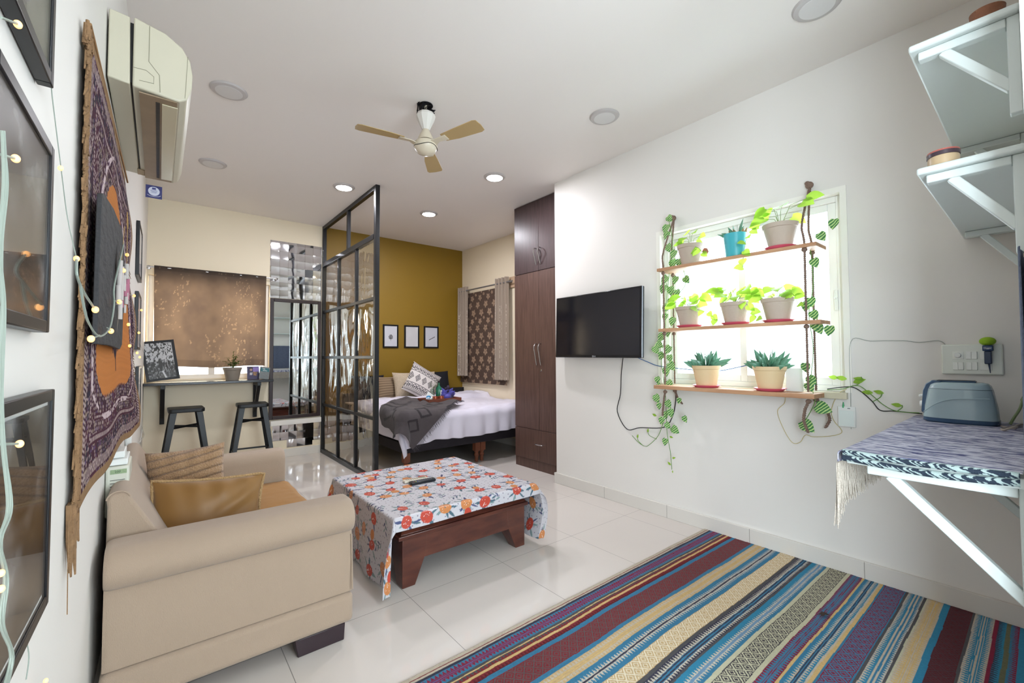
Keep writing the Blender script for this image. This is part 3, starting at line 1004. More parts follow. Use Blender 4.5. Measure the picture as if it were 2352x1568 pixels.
def aztec(U, V):
    dark = np.array(S('#10101f')); lite = np.array(S('#cfc8c4'))
    x = (U + 1) * 4; y = (V + 1) * 4          # 0..8
    m_ = np.zeros_like(U, bool)
    # central band of nested diamonds
    cb = np.abs(V) < .38
    dx_ = np.abs(((U * 2.2 + .5) % 1) - .5) / 2.2; dd = dx_ / .22 + np.abs(V) / .36
    m_ |= cb & ((dd < .12) | ((dd > .28) & (dd < .46)) | ((dd > .62) & (dd < .8)))
    for c_ in (.52, -.52):
        m_ |= (np.abs(V - c_ - .04 * np.sin(U * 26)) < .022)
    for c_ in (.68, -.68):
        m_ |= (np.abs(V - c_) < .07) & (((U * 9) % 1 < .62) & ~((np.abs((U * 9) % 1 - .31) < .12) & (np.abs(V - c_) < .03)))
    for c_ in (.80, -.80, .42, -.42, .6, -.6):
        m_ |= np.abs(V - c_) < .012
    for c_ in (.9, -.9):
        m_ |= (np.abs(V - c_) < .045) & (((U * 14) % 1) < .5)
    return np.where(m_[..., None], dark, lite)


CM = colmat('woven_cushion', .85, bump=.4, bscale=180)
o = cushion('cushion', .36, .34, .15, CM, pose((2.50, 5.80, .80), .1, -.25), ribc, 60); settle(o, 'brown ribbed knitted cushion between the black and sequinned cushions', 'cushion', 'cushions on the bed')
o = cushion('cushion', .44, .40, .15, CM, pose((2.73, 5.67, .83), 0, -.3), sequin, 60); settle(o, 'beige sequinned cushion next to the brown ribbed one', 'cushion', 'cushions on the bed')
o = cushion('cushion', .40, .40, .15, CM, pose((3.03, 5.80, .83), 0, -.25, .05), sequin, 60); settle(o, 'beige sequinned cushion behind the black and white patterned one', 'cushion', 'cushions on the bed')
o = cushion('cushion', .46, .46, .15, CM, pose((2.85, 5.50, .875), 0, -.35, math.radians(33)), aztec, 170); settle(o, 'black and white zigzag patterned cushion tipped on its corner', 'cushion', 'cushions on the bed')

# dark throw with fringe across the corner of the bed
A = np.array([2.00, 3.74]); E1 = np.array([.73, .685]); E1 = E1 / np.hypot(*E1); E2 = np.array([-E1[1], E1[0]])
TL, TW = 1.20, .74
nu, nv = 300, 190
u, v = np.meshgrid(np.linspace(0, TL, nu), np.linspace(0, TW, nv), indexing='ij')
s = A[0] + E1[0] * u + E2[0] * v; t = A[1] + E1[1] * u + E2[1] * v
s = s + .02 * np.sin(v * 14 + 3 * fbm(u * 3, v * 3, 70)) * (u / TL); t = t + .05 * (fbm(u * 3.5, v * 3.5, 71) - .5) * np.clip(v / .5, 0, 1)
X, Y, Z, d = drape(s, t, (DRC[0] + .0, DRC[1] + .0, 3.9, 6.5), ZT + .092, .11, .20, .16)
Z = np.maximum(Z, .17 + .46 * v)
bump_ = .022 * np.abs(fbm(u * 5, v * 6, 72, 3) - .5) * 2 * np.clip(v / .2, .25, 1) + .045 * np.exp(-(((u - .98) / .16) ** 2)) * (.6 + .4 * np.sin(v * 26)) * .8 + .03 * np.exp(-(((v - .66) / .07) ** 2)) * (.6 + .5 * np.sin(u * 17))
Z = Z + bump_; Y = Y - .02 * (d > .05) - .4 * bump_ * (d > .08)
base = np.array(S('#4b4446')); dk = np.array(S('#2e292b'))
mk = np.zeros_like(u, bool)
for cu_ in (.22, .42, .62, .82):
    cv_ = .17
    a_ = np.abs((u - cu_ + .06) * .80 - (v - cv_) * .6); b_ = np.abs((u - cu_ + .06) * .6 + (v - cv_) * .80)
    q = np.maximum(a_, b_); mk |= (q < .062) & (q > .042)
for cu_ in np.arange(.05, .9, .11):
    mk |= (np.abs(v - .47 - .35 * np.abs(u - cu_ - .04)) < .012) & (np.abs(u - cu_) < .05)
for cu_ in np.arange(.1, .9, .2):
    mk |= (np.abs((u - cu_) * .9 - (v - .6) * .4) < .012) & (np.abs(v - .6) < .08)
cl = np.where(mk[..., None], dk, base * (1 + .12 * (fbm(u * 60, v * 60, 74, 2) - .5)[..., None]))
Z = Z + .005 * mk
th = empty('throw_blanket')
gridmesh('blanket', colmat('charcoal_throw', .95, bump=.5, bscale=260, sheen=.15), X, Y, Z, th, cl, solid=-.006)
fr = MB(); random.seed(7)
for i in range(0, nu, 2):
    p = Vector((X[i, 0], Y[i, 0], Z[i, 0] + .002)); q0 = Vector((X[i, 3], Y[i, 3], Z[i, 3]))
    dr = (p - q0).normalized()
    L_ = random.uniform(.035, .055)
    p1 = p + dr * L_ * .5 + Vector((random.uniform(-.006, .006), 0, -.004)); p2 = p1 + dr * L_ * .4 + Vector((random.uniform(-.01, .01), random.uniform(-.005, .005), -.012))
    fr.tube([p, p1, p2], [.0022, .002, .0012], 4)
fr.build('fringe', mat('charcoal_fringe', '#4c474b', .95), th)
settle(th, 'charcoal fringed throw with raised diamond pattern over the bed corner', 'throw')

# ------------------------------------------------------------------ tray on the bed
TZ = .700
ty, tx = 4.62, 2.63
r = empty('tray')
Mt = mat('tray_wood', '#7a4433', .45, var=.2, vscale=20)
R_ = Matrix.Translation((tx, ty, TZ)) @ Matrix.Rotation(.02, 4, 'Z')
b = MB(); b.box(-.22, .22, -.14, .14, 0, .01, R_)
for a_, c_, e_, f_ in ((-.22, .22, -.14, -.128), (-.22, .22, .128, .14), (-.22, -.208, -.128, .128), (.208, .22, -.128, .128)):
    b.box(a_, c_, e_, f_, .01, .045, R_)
b.build('tray_body', Mt, r, bevel=.002)
for sx in (-1, 1):
    MB().box(sx * .2205 - .0012, sx * .2205 + .0012, -.04, .04, .018, .034, R_).build('hand_hole', M_black, r)
settle(r, 'reddish wooden serving tray lying on the bed', 'tray')
# cups
Mc = mat('copper_cup', '#a5563f', .3, metal=.55)
for i, (dx, dy) in enumerate(((-.105, -.08), (-.03, -.085))):
    r = empty('copper_cup')
    MB().lathe([(.0, 0), (.030, 0), (.034, .05), (.032, .062), (.029, .060), (.029, .012), (0, .010)], (tx + dx, ty + dy, TZ + .0105), 24).build('cup_body', Mc, r)
    hb = MB().tube([(tx + dx + .034, ty + dy - .002, TZ + .055), (tx + dx + .037, ty + dy - .004, TZ + .045), (tx + dx + .036, ty + dy - .004, TZ + .03)], .003, 6); hb.build('handle', Mc, r)
    settle(r, ['copper cup beside the blue packet on the tray', 'copper cup in front of the green bottle on the tray'][i], 'cup', 'copper cups on the tray')
# bottle
r = empty('bottle')
Mg = mat('green_glass', '#1c6b50', .08, spec=.6, coat=.4)
bx_, by_ = tx + .005, ty + .03
MB().lathe([(0, 0), (.036, 0), (.039, .005), (.039, .13), (.034, .15), (.014, .175), (.012, .205), (.014, .206), (.014, .212), (0, .212)], (bx_, by_, TZ + .0105), 28).build('bottle_body', Mg, r)
MB().lathe([(.0, .2125), (.013, .2125), (.013, .232), (0, .234)], (bx_, by_, TZ + .0105), 20).build('stopper', M_black, r)
lb = MB(); n = 10
vs = []
for z in (.03, .135):
    for k in range(n + 1):
        t = -PI / 2 - .05 + .95 * k / n * 1.3
        vs.append((bx_ + .0396 * math.cos(t), by_ + .0396 * math.sin(t), TZ + z))
lb.add(vs, [(k, k + 1, n + 2 + k, n + 1 + k) for k in range(n)])
lb.build('bottle_label', mat('label_paper', '#dfe2e0', .6), r)
Mink = mat('dark_ink', '#2a3550', .6)
lbR = Matrix.Rotation(.52, 3, 'Z') @ RXZ
lp = Vector((bx_, by_, TZ)) + Vector((.0402 * math.cos(-PI / 2 + .56), .0402 * math.sin(-PI / 2 + .56), 0))
c_ = MB(); 
for rr, zz in ((.009, .085),):
    pts = [lp + Vector((math.cos(.56) * rr * math.cos(q) * .8, math.sin(.56) * rr * math.cos(q) * .8, zz + rr * 1.4 * math.sin(q))) for q in np.linspace(0, 2 * PI, 15)[:-1]]
    c_.tube(pts, .0014, 5, True)
c_.box(lp.x - .001, lp.x + .001, lp.y - .0012, lp.y, TZ + .05, TZ + .118)
c_.bar(lp + Vector((-.009, -.005, .11)), lp + Vector((.009, .005, .11)), .001, .003).bar(lp + Vector((-.008, -.004, .055)), lp + Vector((.008, .004, .055)), .001, .003)
c_.build('label_mark', Mink, r)
settle(r, 'green glass bottle with a white label and black stopper on the tray', 'bottle')
# clear vase with a green sprig
r = empty('vase')
vx, vy = tx - .075, ty + .05
MB().lathe([(.0, 0), (.028, 0), (.030, .10), (.020, .125), (.022, .14)], (vx, vy, TZ + .0105), 24).build('vase_body', glassmat('vase_glass', '#dfeee8', .12), r)
random.seed(5); st = MB(); lf = MB()
for k in range(7):
    a = random.uniform(0, 6.28); q0 = Vector((vx, vy, TZ + .03)); q1 = Vector((vx + .01 * math.cos(a), vy + .01 * math.sin(a), TZ + .15)); q2 = Vector((vx + .055 * math.cos(a) + .02, vy + .04 * math.sin(a), TZ + random.uniform(.19, .27)))
    st.tube([q0, q1, q2], .0012, 4)
    for t in np.linspace(.1, 1, 8):
        q = q1.lerp(q2, t); aa = random.uniform(0, 6.28)
        lf.leaf(q, (math.cos(aa), math.sin(aa), .5), (0, 0, 1), .025, .006, .1)
st.build('stems', M_stem, r); lf.build('foliage', mat('sage_leaf', '#71805c', .6), r)
settle(r, 'clear vase with a fine green sprig beside the bottle', 'vase')
# blue packet and card
r = empty('sachet')
MB().ball((tx - .165, ty - .03, TZ + .062), .032, .02, .022, 12, 8).build('blue_pack', mat('blue_foil', '#1b78ac', .3), r)
MB().box(-.026, .026, -.012, .012, -.016, .016, pose((tx - .14, ty - .07, TZ + .048), .3, .5, .4)).build('white_pack', M_white, r, bevel=.004)
MB().box(-.022, .022, -.010, .010, -.013, .013, pose((tx - .19, ty - .06, TZ + .05), -.3, .3, -.2)).build('small_pack', mat('pale_blue_pack', '#c6d6e4', .5), r, bevel=.004)
settle(r, 'blue and white tea packets heaped at one end of the tray', 'packet')
o = MB().box(-.045, .045, -.001, .001, -.035, .035, pose((tx - .125, ty + .01, TZ + .075), .1, -.4, .75)).build('card', M_white, None)
settle(o, 'blank white card standing behind the packets on the tray', 'card')
# folded violet cloth with dried pods
r = empty('gift_bouquet')
Mv = mat('violet_cloth', '#5550a8', .7, bump=.2, bscale=50, sheen=.2)
b = MB(); random.seed(3)
cx, cy = tx + .105, ty + .01
for k in range(11):
    a = -PI * .05 + k * PI * 1.1 / 10; l = random.uniform(.09, .135)
    d = Vector((math.cos(a) * 1.0, .3 * math.sin(k * 2.0), abs(math.sin(a)) * 1.1 + .35)).normalized()
    b.leaf((cx, cy, TZ + .03), d, (0, 1, .2), l * 1.25, .085, .12)
b.ball((cx, cy, TZ + .05), .055, .045, .042, 12, 8)
b.build('wrapping', Mv, r, solid=.002)
pd = MB()
for k in range(7):
    pd.ball((cx + random.uniform(-.035, .03), cy + random.uniform(-.02, .02), TZ + .12 + random.uniform(0, .05)), .02, .018, .022, 10, 7)
pd.build('dried_flowers', mat('dark_purple_flower', '#2e2036', .8, bump=.5, bscale=80), r)
settle(r, 'violet folded wrap holding dark dried flowers on the tray', 'bouquet')
o = MB().lathe([(0, 0), (.014, 0), (.014, .1), (.006, .12), (.006, .16), (0, .16)], (tx + .165, ty + .06, TZ + .0105), 16).build('small_bottle', glassmat('green_clear', '#b8d8b0', .15), None)
settle(o, 'slim pale green glass vial behind the violet wrap', 'bottle')

# ------------------------------------------------------------------ three prints on the mustard wall
for i, (x0, x1, kd, lb_) in enumerate(((2.495, 2.729, 'tree', 'black framed print of a small bare tree on the mustard wall'),
                                       (2.824, 3.066, 'pale', 'black framed almost blank print between the tree and feather prints'),
                                       (3.146, 3.396, 'feather', 'black framed print of a dark feather on the mustard wall'))):
    r = picture('picture_frame', x1 - x0, .338, .022, .018, kd, 3 + i, 0, True, None, .003)
    r.location = ((x0 + x1) / 2, BY - .0005, 1.368)
    tag(r, lb_, 'picture', 'small black frames over the bed')

# ------------------------------------------------------------------ window dressing by the bed
r = empty('curtain_rod')
b = MB(); xr_ = EX - .085
b.cyl((xr_, 4.62, 2.275), (xr_, 6.005, 2.275), .011)
b.cyl((xr_, 4.70, 2.275), (EX - .0005, 4.70, 2.275), .012)
b.cyl((xr_, 5.985, 2.275), (EX - .0005, 5.985, 2.275), .008)
b.build('rod', mat('rod_grey', '#8c8c90', .3, metal=.6), r)
MB().box(EX - .025, EX - .0006, 4.64, 4.76, 2.20, 2.35).build('bracket_block', mat('block_wood', '#b99c80', .6), r)
settle(r, 'grey curtain rod over the small bedside window', 'curtain rod')


def blindc(U, V, W, H):
    a = np.array(S('#5c4b42')); fcol = np.array(S('#a08772'))
    x = U * W; z = V * H
    m_ = np.zeros_like(U, bool)
    for px_, pz_, ox, oz, rr in ((.21, .36, 0, 0, .060), (.21, .36, .10, .12, .056), (.21, .36, .04, .23, .050), (.21, .36, .15, .28, .028)):
        gx = ((x - ox + px_ / 2) % px_) - px_ / 2; gz = ((z - oz + pz_ / 2) % pz_) - pz_ / 2
        rad = np.hypot(gx, gz); an = np.arctan2(gz, gx)
        k = rr * (.80 + .20 * np.cos(5 * an + .6 * np.round((x - ox) / px_)))
        m_ |= (rad < k) & (rad > rr * .12) 
    c = np.where(m_[..., None], fcol, a)
    return c * (1 - .15 * (fbm(U * 60, V * 80, 4) > .6))[..., None]


yA, yB2, zA, zB = 4.80, 6.01, .828, 2.235
U, V = np.meshgrid(np.linspace(0, 1, 260), np.linspace(0, 1, 320), indexing='ij')
X = np.full_like(U, EX - .028) - .012 * (1 - V) + .003 * np.sin(V * 30)
cc = blindc(U, V, yB2 - yA, zB - zA)
for q in (.2, .4, .6, .8):
    cc = cc * (1 - .3 * (abs(V - q) < .0025))[..., None]
o = gridmesh('roman_blind', colmat('brown_floral_blind', .6, bump=.1, transl=.12), X, yA + (yB2 - yA) * U, zA + (zB - zA) * V, None, cc, solid=.003)
settle(o, 'brown roman blind with pale flowers over the bedside window', 'blind')


def drapec(name, y0, y1, z0, z1, folds, label, ph):
    U, V = np.meshgrid(np.linspace(0, 1, 130), np.linspace(0, 1, 130), indexing='ij')
    g = 1 + .10 * (1 - V)
    Y = (y0 + y1) / 2 + (U - .5) * (y1 - y0) * g
    X = xr_ + .024 * np.sin(U * folds * 2 * PI + ph + .6 * fbm(U * 2, V * 2, 5)) * (.75 + .25 * V) - .010 * (1 - V) * 1.0
    Z = z0 + (z1 - z0) * V + .004 * np.sin(U * 20) * (1 - V)
    a = np.array(S('#a09080')); c = a * (1 + .12 * (fbm(U * 30, V * 6, 6, 2) - .5)[..., None])
    ln = (((U * 9 + .2) % 1) < .10) & (fbm(U * 9, V * 90, 7, 2) > .52) & (V < .75)
    c = np.where(ln[..., None], np.array(S('#efe3d0')), c)
    o = gridmesh('curtain', colmat('taupe_curtain', .7, bump=.15, transl=.12, sheen=.15), X, Y, Z, None, c, solid=.002)
    return settle(o, label, 'curtain', 'taupe curtains at the bedside window')


drapec('c', 5.74, 6.0, .93, 2.34, 4, 'taupe sequin-striped curtain bunched against the mustard wall', 0)
drapec('c', 4.72, 4.98, .90, 2.35, 3.5, 'taupe sequin-striped curtain bunched next to the wardrobe', 1.2)

# ------------------------------------------------------------------ wardrobe
M_lam = wood('walnut_laminate', '#48342e', '#61483f', .38, (26, 26, 1.2), bump=.02)
M_lamd = wood('dark_laminate', '#382a2a', '#4b3a3a', .34, (26, 26, 1.2), bump=.02)
wd = empty('wardrobe')
wx = 3.205; wy0, wy1 = 3.092, 3.893
MB().box(wx + .022, EX - .002, wy0, wy1, .0, 2.962).build('carcass', M_lam, wd)
pl_ = MB().box(wx + .008, wx + .0215, wy0, wy1, 0, .10).build('plinth', M_lam, wd)
ym = 3.482
M_hand = mat('handle_steel', '#b9b6b4', .25, metal=1)


def handle(p, parent, z0, z1, y, horiz=False):
    b = MB()
    if horiz:
        pts = [(wx, z0, y), (wx - .022, z0 + .006, y), (wx - .027, (z0 + z1) / 2, y), (wx - .022, z1 - .006, y), (wx, z1, y)]
    else:
        pts = [(wx, y, z1), (wx - .03, y, z1 - .004), (wx - .045, y, z1 - .045), (wx - .032, y, (z0 + z1) / 2), (wx - .012, y, z0 + .015), (wx, y, z0)]
    P = [Vector(q) for q in pts]; Q = []
    for i in range(len(P) - 1):
        for k in range(5):
            t = k / 5; a = P[max(i - 1, 0)]; c = P[i]; d = P[i + 1]; e = P[min(i + 2, len(P) - 1)]
            Q.append(.5 * ((2 * c) + (d - a) * t + (2 * a - 5 * c + 4 * d - e) * t * t + (3 * c - a - 3 * d + e) * t ** 3))
    Q.append(P[-1])
    b.tube(Q, .006, 8); b.build('handle', M_hand, parent)


for (ya, yb, hy) in ((wy0 + .001, ym - .0015, ym - .033), (ym + .0015, wy1 - .001, ym + .033)):
    d = MB().box(wx, wx + .021, ya, yb, .440, 2.168).build('door', M_lam, wd, bevel=.0012); handle(None, d, 1.14, 1.37, hy)
    if hy < ym:
        k_ = MB().lathe([(.012, 0), (.012, .004), (.004, .006)], (wx, hy, 1.085), 16, Matrix.Rotation(-PI / 2, 3, 'Y')); k_.build('lock', M_hand, d)
    d = MB().box(wx, wx + .021, ya, yb, 2.174, 2.958).build('upper_door', M_lamd, wd, bevel=.0012); handle(None, d, 2.24, 2.42, hy)
d = MB().box(wx, wx + .021, wy0 + .001, wy1 - .001, .104, .434).build('drawer', M_lam, wd, bevel=.0012)
handle(None, d, ym - .055, ym + .055, .285, True)
settle(wd, 'tall walnut laminate wardrobe with darker upper doors beside the television wall', 'wardrobe')

# ------------------------------------------------------------------ television
tv = empty('television')
Mtvs = mat('tv_screen', '#16171e', .10, spec=.6)
Mtvb = mat('tv_bezel', '#0e0f14', .25)
MB().box(-.495, .495, -.035, 0, -.285, .285).build('housing', Mtvb, tv, bevel=.006)
MB().box(-.478, .478, -.0365, -.0352, -.262, .268).build('screen', Mtvs, tv, smooth=0)
MB().box(.4952, .4962, -.034, -.026, -.283, .283).build('silver_edge', mat('tv_silver', '#8d8f96', .4), tv)
MB().box(-.16, .16, 0, .062, -.12, .12).build('wall_mount', M_black, tv, bevel=.005)
Mlg = mat('logo_silver', '#b8babf', .3)
lg = MB(); lg.tube([(.007 * math.cos(q) - .012, -.0369, -.2735 + .007 * math.sin(q)) for q in np.linspace(0, 2 * PI, 17)[:-1]], .0012, 5, True)
lg.box(-.013, -.011, -.0372, -.0368, -.276, -.270); lg.box(-.012, -.008, -.0372, -.0368, -.276, -.2745)
lg.build('maker_mark', Mlg, tv)
text_obj('LG', .016, Mlg, tv, (.010, -.0368, -.2735), RXZ)
tv.location = (2.988, 2.492, 1.507); tv.rotation_euler = (math.radians(-1.5), math.radians(.3), -PI / 2 - math.radians(2.4))
tag(tv, 'wall mounted black flat television between the wardrobe and the planter window', 'television')

# ------------------------------------------------------------------ ceiling fan
fan = empty('ceiling_fan')
fx, fy = 1.396, 2.645
Mfan = mat('fan_cream', '#cfc3ad', .35, coat=.2); Mblade = mat('fan_blade_gold', '#b59a6b', .4); Mfd = mat('fan_line', '#3c3630', .5)
MB().cyl((fx, fy, 2.82), (fx, fy, CZ), .011).build('down_rod', Mfan, fan)
hk = MB(); random.seed(2)
for k in range(26):
    a = random.uniform(0, 6.28); rr = random.uniform(.02, .068)
    hk.tube([(fx, fy, CZ - .06), (fx + rr * math.cos(a), fy + rr * math.sin(a), CZ - random.uniform(.02, .05)), (fx + rr * .9 * math.cos(a + 1), fy + rr * .9 * math.sin(a + 1), CZ - .003)], .003, 5)
hk.lathe([(.048, -.001), (.048, -.006), (0, -.006)], (fx, fy, CZ), 24)
hk.build('wiring', M_black, fan)
MB().lathe([(.012, 0), (.026, .0), (.062, .075), (.066, .095), (.058, .112), (.04, .122), (.012, .122)], (fx, fy, 2.79), 10).build('canopy', mat('fan_canopy', '#d6d2cb', .3), fan, smooth=20)
MB().lathe([(.02, .0), (.055, -.0), (.05, .02), (.022, .078), (.0, .08)], (fx, fy, 2.715), 28).build('lower_cover', Mfan, fan)
MB().lathe([(0, -.068), (.03, -.064), (.06, -.048), (.078, -.02), (.08, .0), (.074, .018), (.05, .026), (0, .026)], (fx, fy, 2.682), 40).build('motor', Mfan, fan)
MB().tube([(fx + .0785 * math.cos(q), fy + .0785 * math.sin(q), 2.665 + .006 * math.sin(3 * q)) for q in np.linspace(0, 2 * PI, 49)[:-1]], .0025, 5, True).build('trim_ring', Mfd, fan)
for ang in (170.5, -70.3, 52.6):
    a = math.radians(ang); R_ = Matrix.Translation((fx, fy, 2.697)) @ Matrix.Rotation(a, 4, 'Z') @ Matrix.Rotation(math.radians(-9), 4, 'X')
    b = MB(); pr = [(.155, -.036), (.155, .036), (.25, .052), (.43, .060), (.455, .05), (.462, 0), (.455, -.05), (.43, -.058), (.25, -.046)]
    vs = [R_ @ Vector((x, y, z)) for z in (-.002, .002) for x, y in pr]; n = len(pr)
    b.add(vs, [tuple(range(n))[::-1], tuple(range(n, 2 * n))] + [(i, (i + 1) % n, (i + 1) % n + n, i + n) for i in range(n)])
    bl = b.build('blade', Mblade, fan, bevel=.001)
    b = MB(); pr = [(.07, -.03), (.07, .03), (.11, .018), (.185, .026), (.185, -.026), (.11, -.018)]
    vs = [R_ @ Vector((x, y, z + (.0 if x > .1 else -.012))) for z in (-.007, -.0025) for x, y in pr]; n = len(pr)
    b.add(vs, [tuple(range(n))[::-1], tuple(range(n, 2 * n))] + [(i, (i + 1) % n, (i + 1) % n + n, i + n) for i in range(n)])
    b.build('blade_arm', Mfan, bl, bevel=.001)
settle(fan, 'three bladed ceiling fan with golden blades and cream motor', 'ceiling fan')

# ------------------------------------------------------------------ wall air conditioner
ac = empty('air_conditioner')
Mac = mat('ac_plastic', '#c0baa6', .35, var=.05, vscale=6); Macg = mat('ac_grime', '#a08c70', .55, var=.3, vscale=14, bump=.1)
y0, y1 = 2.0, 2.97
wxx = lw(2.5)
back = [(wxx, 2.205), (wxx, 2.445), (-.098, 2.44), (-.094, 2.20)]
MB().prism(back, 1, y0 + .002, y1).build('back_body', Mac, ac, bevel=.004)
MB().box(-.098, -.088, y0 + .02, y1 - .01, 2.215, 2.43).build('gap', M_black, ac)
prof = [(-.088, 2.196), (.045, 2.186), (.066, 2.20), (.080, 2.245), (.082, 2.30), (.074, 2.35), (.05, 2.392), (.0, 2.425), (-.088, 2.445)]
MB().prism(prof, 1, y0, y1).build('front_cover', Mac, ac, bevel=.006, seg=3)
MB().box(-.07, .038, y0 + .012, y1 - .012, 2.184, 2.1885).build('underside_panel', mat('ac_under', '#8f7b62', .4, var=.25, vscale=10), ac)
MB().box(-.024, -.012, y0 + .05, y1 - .05, 2.1825, 2.1845).build('air_slot', M_black, ac)
MB().box(-.006, .040, y0 + .05, y1 - .05, 2.180, 2.1835).build('louver', mat('ac_louver', '#cfc7ab', .2), ac, bevel=.001)
ln = MB()
ln.tube([(-.045, y0 - .0005, 2.43), (-.045, y0 - .0005, 2.30), (-.015, y0 - .0005, 2.262), (-.012, y0 - .0005, 2.20)], .0012, 5)
ln.tube([(-.086, y0 - .0005, 2.262), (-.052, y0 - .0005, 2.265), (-.030, y0 - .0005, 2.25), (-.030, y0 - .0005, 2.225), (-.07, y0 - .0005, 2.222)], .0010, 5)
ln.tube([(.066, y0 - .0005, 2.365), (.062, y0 - .0005, 2.25), (.060, y0 - .0005, 2.205)], .0010, 5)
ln.build('panel_seam', mat('seam_grey', '#8d8975', .6), ac)
MB().box(-.10, -.07, y1 - .10, y1 - .03, 2.188, 2.196).build('broken_clip', Macg, ac, bevel=.002)
settle(ac, 'yellowed white split air conditioner high on the wall over the tapestry', 'air conditioner')

# square sticker sign under the air conditioner
def flat_on_left(y, z):            # frame: local X runs along +Y, local -Y faces +X (into the room)
    return Matrix.Translation((lw(y), y, z)) @ Matrix.Rotation(PI / 2 - .0108, 4, 'Z')


sg = empty('wall_sticker')
MB().box(-.0, .3, -.003, -.0005, -.0, .3).build('sticker_card', mat('indigo_card', '#2e2f66', .4), sg)
MB().lathe([(0, 0), (.105, 0), (.105, .001), (0, .001)], (.15, -.003, .165), 40, Matrix.Rotation(PI / 2, 3, 'X')).build('seal', mat('seal_white', '#c9cad8', .4), sg)
MB().box(.115, .185, -.0052, -.004, .205, .25).build('crest', mat('crest_blue', '#3a3c78', .5), sg)
q_ = MB()
for k, z in enumerate((.185, .165, .145, .125)):
    q_.box(.085 + .01 * abs(k - 1), .215 - .01 * abs(k - 1), -.0052, -.004, z, z + .008)
q_.build('seal_lines', mat('crest_blue2', '#6a6c9c', .5), sg)
MB().tube([(.03, -.004, .07), (.09, -.004, .045), (.16, -.004, .04), (.24, -.004, .055), (.275, -.004, .08)], .005, 6).build('swoosh', mat('seal_white2', '#c9cad8', .4), sg)
sc_ = .78
c0_ = WY(334, 452, 2.975); c1_ = WY(373, 416, 2.975)
sg.matrix_world = Matrix.Translation((c0_.x, 2.975, c0_.z)) @ Matrix.Scale((c1_.x - c0_.x) / .3, 4)
tag(sg, 'small indigo square tag with a round white seal hanging below the air conditioner', 'sticker')

def LP(px, py, off=.03):
    """point a little in front of the wall, seen at this place in the photograph"""
    d = ray(px, py); t = (-.18 + off) / (d[0] - .0108 * d[1])
    return Vector((d[0] * t, d[1] * t, CAMZ + d[2] * t))


def smooth_pts(P, k=6):
    P = [Vector(p) for p in P]; Q = []
    for i in range(len(P) - 1):
        a = P[max(i - 1, 0)]; c = P[i]; d = P[i + 1]; e = P[min(i + 2, len(P) - 1)]
        for j in range(k):
            t = j / k
            Q.append(.5 * ((2 * c) + (d - a) * t + (2 * a - 5 * c + 4 * d - e) * t * t + (3 * c - a - 3 * d + e) * t ** 3))
    Q.append(P[-1])
    return Q



# ------------------------------------------------------------------ tapestry
tp = empty('tapestry')
TY0, TY1, TZ0, TZ1 = 1.50, 2.95, .865, 2.065
nu, nv = 640, 560
U, V = np.meshgrid(np.linspace(0, 1, nu), np.linspace(0, 1, nv), indexing='ij')
yy = TY0 + (2.74 + .42 * (1 - V) ** .8 - TY0) * U; zz = TZ0 + (TZ1 - TZ0) * V
bul = .014 + .05 * np.clip(U, 0, 1) ** 2 * (1 - V) ** 1.2 + .012 * (fbm(U * 5, V * 4, 80, 2) - .3) + .010 * np.sin(V * 17) * (U > .9) * (U - .9) * 10
bul = np.maximum(bul, .006)
xx = (-.18 + .0108 * yy) + bul
zz = zz + .012 * np.sin(U * 13) * (1 - V) - .02 * (fbm(U * 4, V, 81) - .5) * (V > .98)
cam1 = np.array(S('#8a6c4c')); plum = np.array(S('#27121f')); crm = np.array(S('#a08d8a')); orn = np.array(S('#b87236')); navy = np.array(S('#211a2c')); wine = np.array(S('#47162c'))
a = (U - .5) * 2; c = (V - .5) * 2
n2 = fbm(U * 16, V * 14, 83, 3)
rd = np.maximum(np.abs(a) / .97, np.abs(c) / .95)
col = plum + (wine - plum) * np.clip(n2 * 1.4 - .2, 0, 1)[..., None]


def beads(nx, nz, seed, r=.30, p=.6):
    """embroidered beads: one per cell, jittered, some left out"""
    gx = U * nx + .5 * (np.floor(V * nz) % 2); gz = V * nz
    ix = np.floor(gx).astype(int); iz = np.floor(gz).astype(int)
    R1 = np.random.RandomState(seed).rand(512, 512)
    h1 = R1[ix % 512, iz % 512]; h2 = R1[(ix + 101) % 512, (iz + 57) % 512]; h3 = R1[(ix + 31) % 512, (iz + 211) % 512]
    dx = gx - ix - .5 + (h2 - .5) * .3; dz = gz - iz - .5 + (h3 - .5) * .3
    return (np.hypot(dx, dz * .8) < r * (.8 + .5 * h2)) & (h1 < p), h3


bd1, hh1 = beads(80, 95, 1, .33, .62)
tone = np.where(hh1[..., None] < .5, crm, np.where(hh1[..., None] < .75, np.array(S('#8c7a6a')), np.array(S('#5b4668'))))
col = np.where(bd1[..., None], tone, col)
# bands of stitched rows, closer to the edge
for lo, hi, nx, per in ((.80, .835, 120, .55), (.70, .725, 90, .5)):
    inb = (rd > lo) & (rd < hi)
    along = np.where(np.abs(a) / .97 > np.abs(c) / .95, V * nx * .8, U * nx)
    col = np.where((inb & ((along % 1) < per))[..., None], crm * 1.15, col)
    col = np.where(((np.abs(rd - lo) < .007) | (np.abs(rd - hi) < .007))[..., None], wine * .8, col)
# dense dark zone just inside the hem
zz_ = (rd > .845) & (rd < .925) & beads(60, 60, 2, .42, .4)[0]
col = np.where(zz_[..., None], navy, col)
